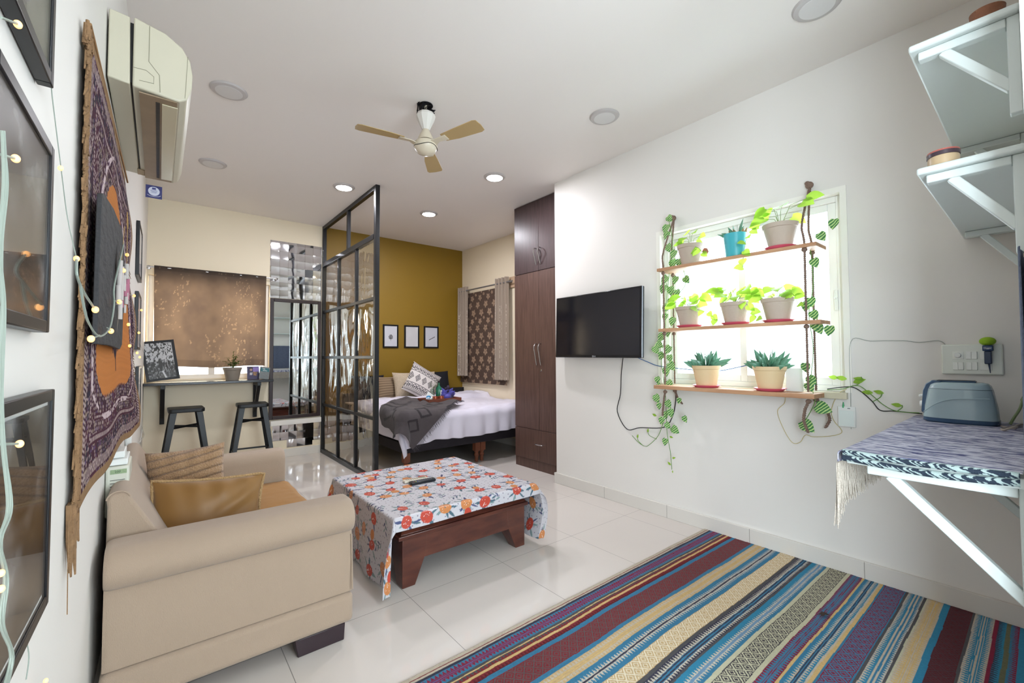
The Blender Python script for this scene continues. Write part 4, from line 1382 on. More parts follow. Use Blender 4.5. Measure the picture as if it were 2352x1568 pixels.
# central orange field and the pale line following it
aw = np.where(c > 0, (1 - (c / .66)).clip(0) ** .42, np.where(c > -.40, 1.0, 1.0 - ((-.40 - c) / .2) ** 2 * .5).clip(0)) * .66
aw2 = np.where(c > 0, (1 - (c / .82)).clip(0) ** .42, np.where(c > -.50, 1.0, 1.0 - ((-.50 - c) / .2) ** 2 * .5).clip(0)) * .80
out = (np.abs(a) < aw2) & (c > -.70)
edge_ = out & ~((np.abs(a) < aw2 - .055) & (c > -.665))
col = np.where((edge_ & (fbm(U * 70, V * 90, 88, 2) > .40))[..., None], np.array(S('#c2aeb0')), col)
field = (np.abs(a) < aw + .02 * np.abs(np.sin(V * 120))) & (c > -.585 + .02 * np.abs(np.sin(U * 110))) & (c < .66)
col = np.where(field[..., None], orn * (.94 + .12 * fbm(U * 3, V * 160, 85, 1))[..., None], col)
med = field & ((np.abs(a) < .10 * (1 - np.abs((c + .30) / .1)).clip(0)) | (np.abs(a) < .014) & (c < -.22) & (c > -.46) | (np.abs(np.abs(a) - .10) < .012) & (c > -.34) & (c < -.2))
col = np.where(med[..., None], plum, col)
# border tape
tape = (rd > 1.0)
bd_ = (np.abs(rd - .958) < .026) & (((np.where(np.abs(a) / .97 > np.abs(c) / .95, V * 80 + a * 20, U * 90 + c * 20)) % 1) < .5)
col = np.where(bd_[..., None], crm, col)
col = np.where(((np.abs(a) > .955) | (np.abs(c) > .95))[..., None], cam1 * (.9 + .2 * fbm(U * 80, V * 80, 86, 1))[..., None], col)
gridmesh('woven_cloth', colmat('tapestry_cloth', .9, bump=.4, bscale=220), xx, yy, zz, tp, col, solid=-.003)
# camel fringe bunched down the near edge
fr = MB(); random.seed(11)
Mcam = mat('camel_fringe', '#86684a', .95, var=.3, vscale=40, bump=.6, bscale=120)
for k in range(300):
    z = TZ0 + (TZ1 - TZ0) * (k + random.random()) / 300
    y = TY0 + .012; x = lw(y) + .013 + random.uniform(0, .004)
    l = random.uniform(.03, .055); drop = random.uniform(.02, .055)
    if k % 7 == 0: drop += .03
    p0 = Vector((x, y, z)); p1 = Vector((x + random.uniform(-.001, .004), y - l * .8, z - drop * .25)); p2 = Vector((x + random.uniform(-.003, .004), y - l, z - drop))
    fr.tube([p0, p1, p2], [.0042, .0045, .0022], 4)
for k in range(14):
    y = TY0 - random.uniform(-.02, .04); x = lw(y) + random.uniform(.006, .014); l = random.uniform(.06, .16)
    fr.tube([(x, y, TZ0 + .03), (x + .002, y - .005, TZ0 - l * .5), (x + random.uniform(-.003, .006), y + random.uniform(-.02, .03), TZ0 - l)], [.006, .0055, .002], 5)
for k in range(10):
    y = TY0 + random.uniform(-.03, .05); x = lw(y) + random.uniform(.008, .016)
    fr.tube([(x, y, TZ1 - .05), (x, y + random.uniform(-.01, .02), TZ1 + random.uniform(-.01, .02))], [.007, .004], 5)
fr.tube([(lw(1.45) + .010, 1.44, TZ0), (lw(1.45) + .010, 1.445, TZ0 - .13), (lw(1.45) + .010, 1.455, TZ0 - .22)], .0012, 4)
fr.build('fringe', Mcam, tp)
MB().cyl((lw(2) + .012, TY0 - .02, TZ1 + .006), (lw(3) + .02, 2.72, TZ1 + .004), .0035).build('hanging_rail', mat('rail_wood', '#8f6c46', .8), tp)
f2 = MB()
for k in range(90):
    z = TZ0 + .05 + (TZ1 - TZ0 - .1) * (k + random.random()) / 90
    vv = (z - TZ0) / (TZ1 - TZ0); ye = 2.74 + .42 * (1 - vv) ** .8
    x = lw(ye) + .013 + .05 * (1 - vv) ** 1.2
    f2.tube([(x, ye - .03, z), (x + random.uniform(-.004, .006), ye + random.uniform(.008, .02), z - random.uniform(.0, .02))], [.002, .001], 4)
f2.build('far_fringe', Mcam, tp)
settle(tp, 'plum and camel woven tapestry with an orange arched centre hung on the wall', 'tapestry')

# slate board in front of the tapestry
pts = [(1.475, 1.275), (1.49, 1.60), (1.50, 1.655), (1.545, 1.67), (1.80, 1.70), (2.12, 1.71), (2.24, 1.67), (2.27, 1.61), (2.27, 1.40), (2.25, 1.29), (2.16, 1.272), (1.8, 1.278)]
xb = lw(2.3) + .035
b = MB(); vs = []
for x in (0, .010):
    for y, z in pts:
        vs.append((lw(y) + .036 + x, y, z))
n = len(pts)
b.add(vs, [tuple(range(n))[::-1], tuple(range(n, 2 * n))] + [(i, (i + 1) % n, (i + 1) % n + n, i + n) for i in range(n)])
o = b.build('slate_board', mat('slate', '#2f2f31', .75, bump=.9, bscale=14, var=.25, vscale=9, stretch=(1, 1, 2.5)), None, bevel=.002)
settle(o, 'rough dark grey slate slab hanging on the tapestry', 'slate slab')
# hanging paper and feather ornament on the slab
orn_ = empty('hanging_ornament')
Mpw = mat('paper_tube_white', '#b9b1ac', .6); Mpk = mat('paper_tube_pink', '#a8667a', .6)
for (px, ya, yb, w, kind) in ((277, 598, 640, .012, 0), (275, 628, 660, .013, 0), (273, 655, 700, .014, 0), (276, 690, 733, .013, 0), (281, 612, 690, .010, 0), (281, 665, 706, .009, 1), (285, 632, 668, .012, 0), (291, 606, 640, .014, 0), (292, 640, 688, .016, 1), (288, 652, 680, .012, 1), (290, 672, 698, .012, 0), (287, 700, 718, .008, 0)):
    p = LP(px, ya, .060); q = LP(px - 1, yb, .060); q.x, q.y = p.x, p.y
    MB().cyl(q, p, w * .5, w * .5, 12).build('paper_tube', Mpk if kind else Mpw, orn_)
fe = MB(); t0 = LP(278, 563, .056); fe.leaf(t0, (0.0, .03, -1), (1, 0, 0), .16, .035, .02)
t1 = LP(272, 700, .056); fe.leaf(t1, (0, -.06, -1), (1, 0, 0), .09, .022, .02)
fe.leaf(LP(274, 640, .056), (0.0, .05, 1), (1, 0, 0), .09, .028, .02)
fe.build('feather', mat('grey_feather', '#7c7268', .8), orn_, solid=.001)
tw = MB(); cc_ = LP(293, 512, .060)
for k in range(3):
    tw.tube([(cc_.x, cc_.y + .035 * math.cos(q + k), cc_.z + .02 * math.sin(q) + .006 * k) for q in np.linspace(0, 2 * PI, 17)[:-1]], .0012, 5, True)
tw.cyl(cc_, LP(291, 606, .060), .0010); tw.cyl(LP(286, 520, .058), LP(279, 600, .060), .0010)
tw.build('twine', mat('gold_twine', '#a58450', .6), orn_)
settle(orn_, 'hanging bundle of white and pink paper tubes and feathers on the slate', 'ornament')

# ------------------------------------------------------------------ framed photographs on the left wall
def wall_picture(ya, yb, za, zb, fw, depth, kind, seed, label, grp, mat_w=0.0, off=0.0005):
    r = picture('picture_frame', yb - ya, zb - za, fw, depth, kind, seed, mat_w, True, None, .005)
    ym_ = (ya + yb) / 2
    r.matrix_world = Matrix.Translation((lw(ym_) + off + .001, ym_, za)) @ Matrix.Rotation(PI / 2 - .0108 + .0, 4, 'Z')
    return tag(r, label, 'picture', grp)


G1 = 'large black frames beside the tapestry'
wall_picture(.56, 1.06, 1.70, 2.05, .020, .020, 'photo', 31, 'large black framed photograph cut off by the top of the picture', G1)
wall_picture(.745, 1.085, 1.284, 1.605, .020, .020, 'photo', 47, 'large black framed photograph, the middle one of the column', G1)
wall_picture(.745, 1.15, .80, 1.184, .020, .020, 'photo', 59, 'large black framed photograph, the lowest one of the column', G1, .007)
G2 = 'black frames between the tapestry and the bar corner'
wall_picture(3.98, 4.42, 1.82, 2.20, .02, .02, 'pale', 3, 'black frame just under the air conditioner end, above its neighbours', G2)
wall_picture(4.02, 4.46, 1.30, 1.71, .02, .02, 'pale', 5, 'black frame at mid height behind the far edge of the tapestry', G2)
wall_picture(4.30, 4.75, .80, 1.175, .02, .02, 'pale', 7, 'low black frame near the bar shelf end of the wall', G2)

# ------------------------------------------------------------------ fairy lights: wire and small warm bulbs
fl = empty('fairy_lights')
Mw = mat('fairy_wire', '#8f998f', .4)
Mbulb = mat('warm_bulb', '#ffd9a0', .3, emit=(1, .36, .05), es=1.35)


wires = [
    [(176, 594, .05), (177, 632, .055), (192, 670, .055), (219, 711, .058)],
    [(184, 652, .055), (192, 700, .056), (204, 742, .057), (228, 772, .06), (252, 752, .062), (262, 700, .062), (262, 660, .062), (275, 600, .064), (284, 560, .06)],
    [(209, 778, .058), (228, 770, .06)],
    [(176, 594, .03), (155, 500, .01), (140, 385, .01), (122, 240, .01), (118, 200, .01)],
    [(316, 750, .02), (322, 790, .02), (330, 810, .02)],
    [(48, 1430, .012), (66, 1500, .012), (60, 1560, .012)],
]
for k, w in enumerate(wires):
    P = smooth_pts([LP(*p) for p in w])
    rad = .0022 if k in (0, 1, 2) else .0009
    MB().tube(P, rad, 6).build('wire', Mw, fl)
# thick twisted bundle hanging at the near edge of the frames
bund = [(4, 300, .055), (12, 420, .055), (2, 560, .055), (8, 700, .055), (2, 850, .055), (4, 1000, .055), (22, 1160, .06), (2, 1240, .06), (14, 1330, .06), (4, 1430, .06), (26, 1510, .06), (6, 1600, .06)]
for ph in (0, 1.6, 3.1):
    P = smooth_pts([LP(x + 5 * math.sin(i * 1.3 + ph), y, o_) for i, (x, y, o_) in enumerate(bund)])
    MB().tube(P, .0011, 6).build('wire', Mw, fl)
bulbs = [(41, 56, .05, .0036), (36, 364, .055, .0036), (139, 386, .02, .004), (176, 594, .05, .0045), (219, 711, .06, .006), (209, 778, .06, .006), (45, 1019, .055, .0036), (2, 1316, .06, .003), (2, 1352, .06, .003),
         (105, 1563, .02, .0035), (284, 621, .065, .006), (274, 693, .065, .006), (255, 760, .065, .006), (292, 585, .05, .006), (308, 679, .05, .006), (295, 745, .05, .006), (298, 794, .05, .006), (325, 712, .03, .007), (319, 764, .03, .007), (315, 810, .03, .007), (321, 820, .03, .007)]
for x, y, o_, rr in bulbs:
    c = LP(x, y, o_)
    bl = MB().ball(c, rr, rr, rr * 1.2, 12, 8).build('bulb', Mbulb, fl)
for a_, c_ in (((2, 355, .05), (36, 364, .055)), ((2, 1020, .05), (40, 1019, .055)), ((262, 690, .062), (274, 693, .065)), ((246, 752, .06), (255, 760, .065)), ((2, 40, .05), (38, 54, .05)), ((300, 676, .045), (307, 679, .05))):
    MB().tube([LP(*a_), LP(*c_)], .0014, 6).build('wire', Mw, fl)
settle(fl, 'warm fairy light string with pale green wire looped over wall and tapestry', 'string lights')

# ------------------------------------------------------------------ white stabiliser box and router behind the sofa
r = empty('stabilizer_box')
xa = lw(2.4) + .001
MB().box(xa, -.082, 2.33, 2.56, .612, .812).build('case', mat('ivory_case', '#cfcfc0', .4), r, bevel=.008, seg=3)
vn_ = MB()
for k in range(10):
    vn_.box(xa + .014, xa + .058, 2.3285, 2.3296, .65 + k * .012, .6512 + k * .012 + .001)
vn_.build('vents', mat('vent_dark', '#4a4a44', .6), r)
MB().box(xa + .014, -.09, 2.3283, 2.3296, .783, .80).build('rating_label', mat('green_label', '#8fa37c', .5, var=.4, vscale=200), r)
text_obj('200', .012, mat('label_ink', '#40583c', .6), r, (xa + .036, 2.3282, .7915), RXZ)
settle(r, 'ivory stabiliser box with vents on the wall behind the sofa', 'stabiliser')
r = empty('router')
MB().box(lw(2.4) + .002, -.088, 2.34, 2.52, .8135, .838).build('case', M_white, r, bevel=.004)
MB().box(lw(2.4) + .012, -.098, 2.36, 2.50, .8385, .865).build('upper_case', M_white, r, bevel=.004)
settle(r, 'white router stacked on top of the ivory stabiliser', 'router')
r = empty('cable')
cb = MB()
for k, (a_, b_, c_) in enumerate((((279, 1040), (270, 1010), (262, 960)), ((290, 1035), (291, 1010), (287, 965)), ((322, 1015), (326, 985), (318, 962)), ((312, 1022), (331, 1000), (320, 968)))):
    cb.tube(smooth_pts([LP(*a_, .012), LP(*b_, .012), LP(*c_, .010)]), .0022, 6)
cb.build('cable_strand', M_white, r)
MB().box(lw(3.4) + .001, lw(3.4) + .03, 3.38, 3.46, .70, .78).build('plug', M_white, r, bevel=.004)
settle(r, 'white cables dangling between the tapestry hem and the router', 'cable')

# ------------------------------------------------------------------ sofa
def fabric_mat(name, c, stretch=(700, 700, 130)):
    m = mat(name, c, .85, var=.04, vscale=2.5, sheen=.2)
    nt = m.node_tree; N = nt.nodes; L = nt.links; b = N['Principled BSDF']
    tc = N.new('ShaderNodeTexCoord'); mp = N.new('ShaderNodeMapping'); mp.inputs['Scale'].default_value = stretch
    L.new(tc.outputs['Object'], mp.inputs[0])
    nz = N.new('ShaderNodeTexNoise'); nz.inputs['Scale'].default_value = 1; nz.inputs['Detail'].default_value = 3
    L.new(mp.outputs[0], nz.inputs['Vector'])
    bp = N.new('ShaderNodeBump'); bp.inputs['Strength'].default_value = .7; bp.inputs['Distance'].default_value = .0025
    L.new(nz.outputs['Fac'], bp.inputs['Height']); L.new(bp.outputs[0], b.inputs['Normal'])
    return m


Msofa = fabric_mat('beige_linen', '#a8937f')
sf = empty('sofa')
SX0, SX1 = -.128, .688


def arc(cx, cy, r, a0, a1, n):
    return [(cx + r * math.cos(math.radians(a0 + (a1 - a0) * k / n)), cy + r * math.sin(math.radians(a0 + (a1 - a0) * k / n))) for k in range(n + 1)]


def armprof(yo, sgn):
    """yo: outer face, sgn: +1 when the seat is towards +y"""
    P = [(0.042, .20), (.036, .34), (.046, .470)] + [(x, z) for x, z in arc(.072, .530, .074, 235, 90, 12)] + [(x, z) for x, z in arc(.140, .536, .068, 90, 0, 8)] + [(.205, .20)]
    return [(yo + sgn * (x - .004), z) for x, z in P]


def soft_arm(name, yo, sgn, x0, x1):
    prof = armprof(yo, sgn); n = len(prof)
    cy = sum(p[0] for p in prof) / n; cz = sum(p[1] for p in prof) / n
    b = MB(); rings = []
    for x, k in ((x0, .90), (x0 + .006, .955), (x0 + .02, .99), (x0 + .05, 1), ((x0 + x1) / 2, 1.0), (x1 - .05, 1), (x1 - .02, .99), (x1 - .006, .965), (x1, .92)):
        rings.append([(x, cy + (y - cy) * k, (cz + (z - cz) * k) if z > .25 else z) for y, z in prof])
    vs = [p for r in rings for p in r]
    fs = [tuple(range(n))[::-1], tuple((len(rings) - 1) * n + k for k in range(n))]
    for j in range(len(rings) - 1):
        for k in range(n):
            fs.append((j * n + k, j * n + (k + 1) % n, (j + 1) * n + (k + 1) % n, (j + 1) * n + k))
    b.add(vs, fs)
    o = b.build(name, Msofa, sf, smooth=50)
    # piping round the front of the arm
    return o


a1 = soft_arm('armrest', 1.952, 1, SX0, SX1)
a2 = soft_arm('armrest', 3.515, -1, SX0, SX1)
for a, yo, sg_ in ((a1, 1.952, 1), (a2, 3.515, -1)):
    MB().tube([(SX1 - .004, y, z) for y, z in [(yo + sg_ * (.018 + .0), .215), (yo + sg_ * .034, .45)]], .003, 6).build('piping', Msofa, a)
bk = [(-.150, .20), (-.146, .70)] + [(x - .115 + .0, z) for x, z in arc(0, .722, .034, 170, 20, 8)] + [(.045, .50), (.055, .20)]
bk = [(x + .012, z) for x, z in bk]
b = MB(); b.prism(bk, 1, 2.145, 3.325)
o = b.build('backrest', Msofa, sf, bevel=.012, seg=3, smooth=60)
MB().tube([(x, 2.1445, z) for x, z in bk[2:-2]], .003, 6).build('piping', Msofa, o)
MB().box(SX0 - .006, SX1 + .004, 1.972, 3.495, .072, .198).build('base', Msofa, sf, bevel=.022, seg=4)
MB().box(-.02, .665, 2.165, 3.30, .20, .245).build('seat_deck', Msofa, sf, bevel=.01)
MB().box(.0, .69, 2.172, 3.298, .246, .385).build('seat_cushion', Msofa, sf, bevel=.04, seg=4)
Mft = mat('espresso_foot', '#2c1c22', .4)
for x0, x1 in ((.455, .655), (-.11, .05)):
    for y0, y1 in ((1.985, 2.06), (3.40, 3.475)):
        MB().prism([(x0 + .012, 0), (x1, 0), (x1 + .004, .073), (x0, .073)], 1, y0, y1).build('foot', Mft, sf, bevel=.004)
settle(sf, 'beige linen two seat sofa with rolled arms against the tapestry wall', 'sofa')

# mustard cloth on the seat
s, t = np.meshgrid(np.linspace(.15, .98, 110), np.linspace(2.175, 3.295, 120), indexing='ij')
X, Y, Z, d = drape(s, t, (0, 0, .66, 9), .395, .045, .0, .12)
Z = Z + .012 * (fbm(s * 7, t * 6, 90, 3) - .3) * (d < .06); X = X + .010 * (fbm(t * 8, s * 4, 91, 2) - .2) * (d > .03) + .004
Z = Z - .0
o = gridmesh('seat_throw', mat('mustard_cloth', '#9c6c28', .8, bump=.15, bscale=30, sheen=.15, var=.05), X, Y, Z, None, None, solid=-.004)
settle(o, 'mustard yellow cloth covering the sofa seat and hanging over its front', 'throw')


def fuzzy(U, V):
    a = np.array(S('#7a5d42')); b_ = np.array(S('#b3906c'))
    k = np.clip(np.abs(np.sin((V - .16 * U) * 14)) * 1.6, 0, 1) * (.6 + .4 * fbm(U * 40, V * 40, 92, 2)); return a + (b_ - a) * k[..., None]


M1 = pose((.125, 2.76, .605), math.radians(-8), math.radians(-14), math.radians(-4))
r = empty('sofa_cushion')
o = cushion('cover', .33, .36, .15, colmat('fuzzy_cushion', .95, bump=1.0, bscale=130, sheen=.3), M1, fuzzy, 130, 1.0, None, .006)
o.parent = r
# raised ribs
me = o.data; co = np.empty(len(me.vertices) * 3, np.float32); me.vertices.foreach_get('co', co)
co = co.reshape(-1, 3); inv = np.array(M1.inverted()); loc = co @ inv[:3, :3].T + inv[:3, 3]
rib = np.abs(np.sin((loc[:, 2] / .18 - .16 * loc[:, 0] / .165) * 14)) ** .6 * .009 * (np.abs(loc[:, 1]) > .015)
loc[:, 1] += np.sign(loc[:, 1]) * rib
Ma = np.array(M1); co = loc @ Ma[:3, :3].T + Ma[:3, 3]
me.vertices.foreach_set('co', co.astype(np.float32).ravel()); me.update()
settle(r, 'fluffy ribbed tan cushion propped against the sofa back', 'cushion', 'cushions on the sofa')
M2 = pose((.185, 2.40, .545), math.radians(-5), math.radians(-16), math.radians(3.5))
r = empty('sofa_cushion')
Msat = mat('satin_tan', '#86602f', .5, bump=.0, bscale=10, sheen=.2, var=.0, stretch=(1, 1, 3))
o = cushion('cover', .42, .30, .17, Msat, M2, None, 90, .8, None, .010); o.parent = r
b = MB(); P = []
for q in np.linspace(0, 1, 60)[:-1]:
    e = q * 4; k = int(e); f_ = e - k
    u_, v_ = ((-1 + 2 * f_, 1), (1, 1 - 2 * f_), (1 - 2 * f_, -1), (-1, -1 + 2 * f_))[k]
    P.append(M2 @ Vector((u_ * (1 - .07 * (1 - v_ ** 2)) * .214, .0, v_ * (1 - .07 * (1 - u_ ** 2)) * .154)))
b.tube(P, .0065, 7, True)
b.build('ruffled_edge', mat('tan_trim', '#b59468', .95, bump=1.0, bscale=160), r)
settle(r, 'satin caramel cushion with a ruffled edge lying behind the near sofa arm', 'cushion', 'cushions on the sofa')

# ------------------------------------------------------------------ coffee table
ct = empty('coffee_table')
Mtw = wood('mahogany', '#44201a', '#603427', .28, (1.5, 6, 6), coat=.3, bump=.02)
tx0, tx1, ty0, ty1 = .965, 1.925, 2.155, 3.145
bx0, bx1, by0, by1 = 1.03, 1.905 - .02, 2.205, 3.09
bx1 = 1.89
MB().box(tx0, tx1, ty0, ty1, .362, .400).build('tabletop', Mtw, ct, bevel=.006)
b = MB()
def frustum(b, r0, z0, r1, z1):
    vs = [(x, y, z) for (x0, y0, x1, y1), z in ((r0, z0), (r1, z1)) for x, y in ((x0, y0), (x1, y0), (x1, y1), (x0, y1))]
    b.add(vs, [(3, 2, 1, 0), (4, 5, 6, 7)] + [(i, (i + 1) % 4, (i + 1) % 4 + 4, i + 4) for i in range(4)])
frustum(b, (1.0, 2.185, 1.905, 3.11), .262, (1.0, 2.185, 1.905, 3.11), .285)
frustum(b, (1.015, 2.195, 1.90, 3.10), .2855, (1.03, 2.21, 1.885, 3.09), .305)
frustum(b, (1.02, 2.20, 1.89, 3.10), .3055, (.99, 2.175, 1.905, 3.125), .3615)
b.build('moulding', Mtw, ct, bevel=.004)
b = MB()
b.box(bx0 + .08, bx1 - .08, by0 + .001, by0 + .03, .135, .262).box(bx0 + .08, bx1 - .08, by1 - .03, by1 - .001, .135, .262)
b.box(bx0 + .001, bx0 + .03, by0 + .08, by1 - .08, .135, .262).box(bx1 - .03, bx1 - .001, by0 + .08, by1 - .08, .135, .262)
b.build('apron', Mtw, ct)
for cx_, sx in ((bx0, 1), (bx1, -1)):
    for cy_, sy in ((by0, 1), (by1, -1)):
        b = MB()
        lv = [(0, .075), (.14, .135), (.262, .15)]
        vs = []
        for z, w in lv:
            ax0, ax1 = sorted((cx_, cx_ + sx * w)); ay0, ay1 = sorted((cy_, cy_ + sy * w))
            vs += [(ax0, ay0, z), (ax1, ay0, z), (ax1, ay1, z), (ax0, ay1, z)]
        fs = [(3, 2, 1, 0), (8, 9, 10, 11)]
        for j in (0, 4):
            fs += [(j + i, j + (i + 1) % 4, j + (i + 1) % 4 + 4, j + i + 4) for i in range(4)]
        b.add(vs, fs); b.build('leg', Mtw, ct, bevel=.004)
settle(ct, 'low dark mahogany coffee table with stepped edge and tapered block legs', 'coffee table')

# tablecloth
def fruit_pattern(s, t):
    base = np.array(S('#c8c5ca'))
    c = np.broadcast_to(base, s.shape + (3,)).copy()
    rs = np.random.RandomState(12)
    red = np.array(S('#bf4a3a')); org = np.array(S('#cb8450')); teal = np.array(S('#4f6b78')); grn = np.array(S('#7d9494')); nav = np.array(S('#4a5278')); dot = np.array(S('#7b6f80')); wht = np.array(S('#f0e6e0'))

    def patch(cx, cy, R):
        return np.nonzero((np.abs(s[:, 0] - cx) < R))[0], np.nonzero(np.abs(t[0, :] - cy) < R)[0]

    def paint(cx, cy, R, fn):
        i, j = patch(cx, cy, R)
        if len(i) == 0 or len(j) == 0:
            return
        a, b_, e, f_ = i[0], i[-1] + 1, j[0], j[-1] + 1
        fn(s[a:b_, e:f_] - cx, t[a:b_, e:f_] - cy, c[a:b_, e:f_])

    def ell(ang, L, W, col, ox=0, oy=0):
        ca, sa = math.cos(ang), math.sin(ang)
        def f(dx, dy, cc):
            u = (dx - ox) * ca + (dy - oy) * sa; v = -(dx - ox) * sa + (dy - oy) * ca
            cc[(u / L) ** 2 + (v / W) ** 2 < 1] = col
        return f

    def leafp(ang, L, W, col, ox=0, oy=0):
        ca, sa = math.cos(ang), math.sin(ang)
        def f(dx, dy, cc):
            u = ((dx - ox) * ca + (dy - oy) * sa) / L; v = (-(dx - ox) * sa + (dy - oy) * ca) / W
            cc[(u > 0) & (u < 1) & (np.abs(v) < np.sin(np.clip(u, 0, 1) * PI) ** .8)] = col
        return f
    # dots
    g = .032
    for i in range(int(1.8 / g) + 3):
        for j in range(int(1.2 / g) + 3):
            cx = s.min() + i * g + rs.uniform(-.008, .008); cy = t.min() + j * g + (i % 2) * g / 2 + rs.uniform(-.008, .008)
            paint(cx, cy, .006, ell(0, .0036, .0036, dot))
    P = .128
    for i in range(int(1.8 / P) + 2):
        for j in range(int(1.2 / P) + 2):
            cx = s.min() + (i + .35 + (j % 2) * .5) * P + rs.uniform(-.018, .018); cy = t.min() + (j + .4) * P + rs.uniform(-.018, .018)
            k = rs.randint(0, 10); a0 = rs.uniform(0, 6.28)
            if k < 7:
                nl = rs.randint(5, 9)
                for q in range(nl):
                    aa = a0 + rs.uniform(-.5, .5) + q * (6.28 / nl)
                    rr = rs.uniform(.0, .022)
                    paint(cx, cy, .1, leafp(aa, rs.uniform(.045, .075), rs.uniform(.0045, .0085), (teal, grn, nav)[rs.randint(3)], rr * math.cos(aa), rr * math.sin(aa)))
                col = red if rs.rand() < .55 else org
                R = rs.uniform(.028, .037)
                paint(cx, cy, .07, ell(a0, R * 1.08, R * .9, col))
                if rs.rand() < .5:
                    paint(cx, cy, .05, leafp(a0 + .8, R * .9, .002, wht, 0, 0))
                    for q in range(6):
                        ox = rs.uniform(-.6, .6) * R; oy = rs.uniform(-.6, .6) * R
                        paint(cx + ox, cy + oy, .004, ell(0, .0016, .0016, wht))
                else:
                    paint(cx, cy, .006, ell(0, .003, .003, teal))
                    for q in range(8):
                        ox = rs.uniform(-.6, .6) * R; oy = rs.uniform(-.6, .6) * R
                        paint(cx + ox, cy + oy, .004, ell(0, .0018, .0018, wht))
                if rs.rand() < .3:
                    aa = a0 + 1.3
                    paint(cx + .055 * math.cos(aa), cy + .055 * math.sin(aa), .06, ell(aa, .028, .024, org if col is red else red))
            else:
                # a sprig of leaves
                paint(cx, cy, .1, leafp(a0, .085, .0018, nav))
                for q in range(5):
                    d_ = .012 + q * .015; sd = (-1) ** q
                    paint(cx, cy, .12, leafp(a0 + sd * .75, .034, .0055, (grn, nav, teal)[q % 3], d_ * math.cos(a0), d_ * math.sin(a0)))
    return c


s, t = np.meshgrid(np.linspace(tx0 - .39, tx1 + .375, 520), np.linspace(ty0 - .075, ty1 + .075, 370), indexing='ij')
X, Y, Z, d = drape(s, t, (tx0 - .001, ty0 - .001, tx1 + .001, ty1 + .001), .4035, .012, .10, .006)
fold = .012 * np.sin((t - 2.0) * 16 + 2 * fbm(s * 3, t * 3, 95)) * np.clip(d - .04, 0, .3) * 3
sgn = np.where(s < tx0, -1, np.where(s > tx1, 1, 0))
X = X + sgn * (fold + np.clip(d, 0, .4) * .055) + np.where(s > tx1, .055 * np.sin(np.clip(d / .38, 0, 1) * PI), 0)
Y = Y - np.where(t < ty0, .25, 0) * np.clip(d, 0, .1) * (np.sin((s - tx0) * 9) * .3 + .3)
Z = Z + .0012 * fbm(s * 12, t * 12, 96) * (d < .001)
o = gridmesh('tablecloth', colmat('fruit_print_cloth', .35, bump=.1, bscale=30, spec=.5, transl=.08), X, Y, Z, None, fruit_pattern(s, t), solid=-.0012)
settle(o, 'white wipe clean tablecloth printed with red and orange fruits over the coffee table', 'tablecloth')

# remotes
def remote(name, c, loc, rz, L, W, Hh, mtop, lab, dark):
    r = empty(name)
    MB().box(-L / 2, L / 2, -W / 2, W / 2, 0, Hh).build('case', mtop, r, bevel=Hh * .35, seg=3)
    k = MB()
    for i in range(9):
        for j in range(3):
            x = -L / 2 + .022 + i * (L - .05) / 8; y = (j - 1) * W * .27
            k.box(x - .004, x + .004, y - .003, y + .003, Hh, Hh + .0015)
    k.build('buttons', dark, r)
    r.location = loc; r.rotation_euler = (0, 0, rz)
    return tag(r, lab, 'remote control')


r = remote('remote_control', None, (1.372, 2.635, .4065), math.radians(-3), .175, .045, .018, mat('remote_black', '#16181c', .35), 'slim black television remote lying on the fruit tablecloth', mat('button_grey', '#5d6068', .4))
k = MB()
for i, cc in enumerate(('#c03030', '#40a050', '#d0b040', '#4060c0')):
    MB().box(-.068 + i * .007, -.063 + i * .007, -.018, -.014, .0178, .0198).build('colour_button', mat('btn' + str(i), cc, .4), r)
r = remote('remote_control', None, (1.352, 2.700, .4065), math.radians(-3), .165, .048, .016, mat('remote_cream', '#cfc6b4', .4), 'cream air conditioner remote lying behind the black remote', mat('button_tan', '#9d9484', .4))
MB().box(.03, .072, -.016, .016, .0155, .0168).build('display', mat('lcd_grey', '#8c917c', .3), r)

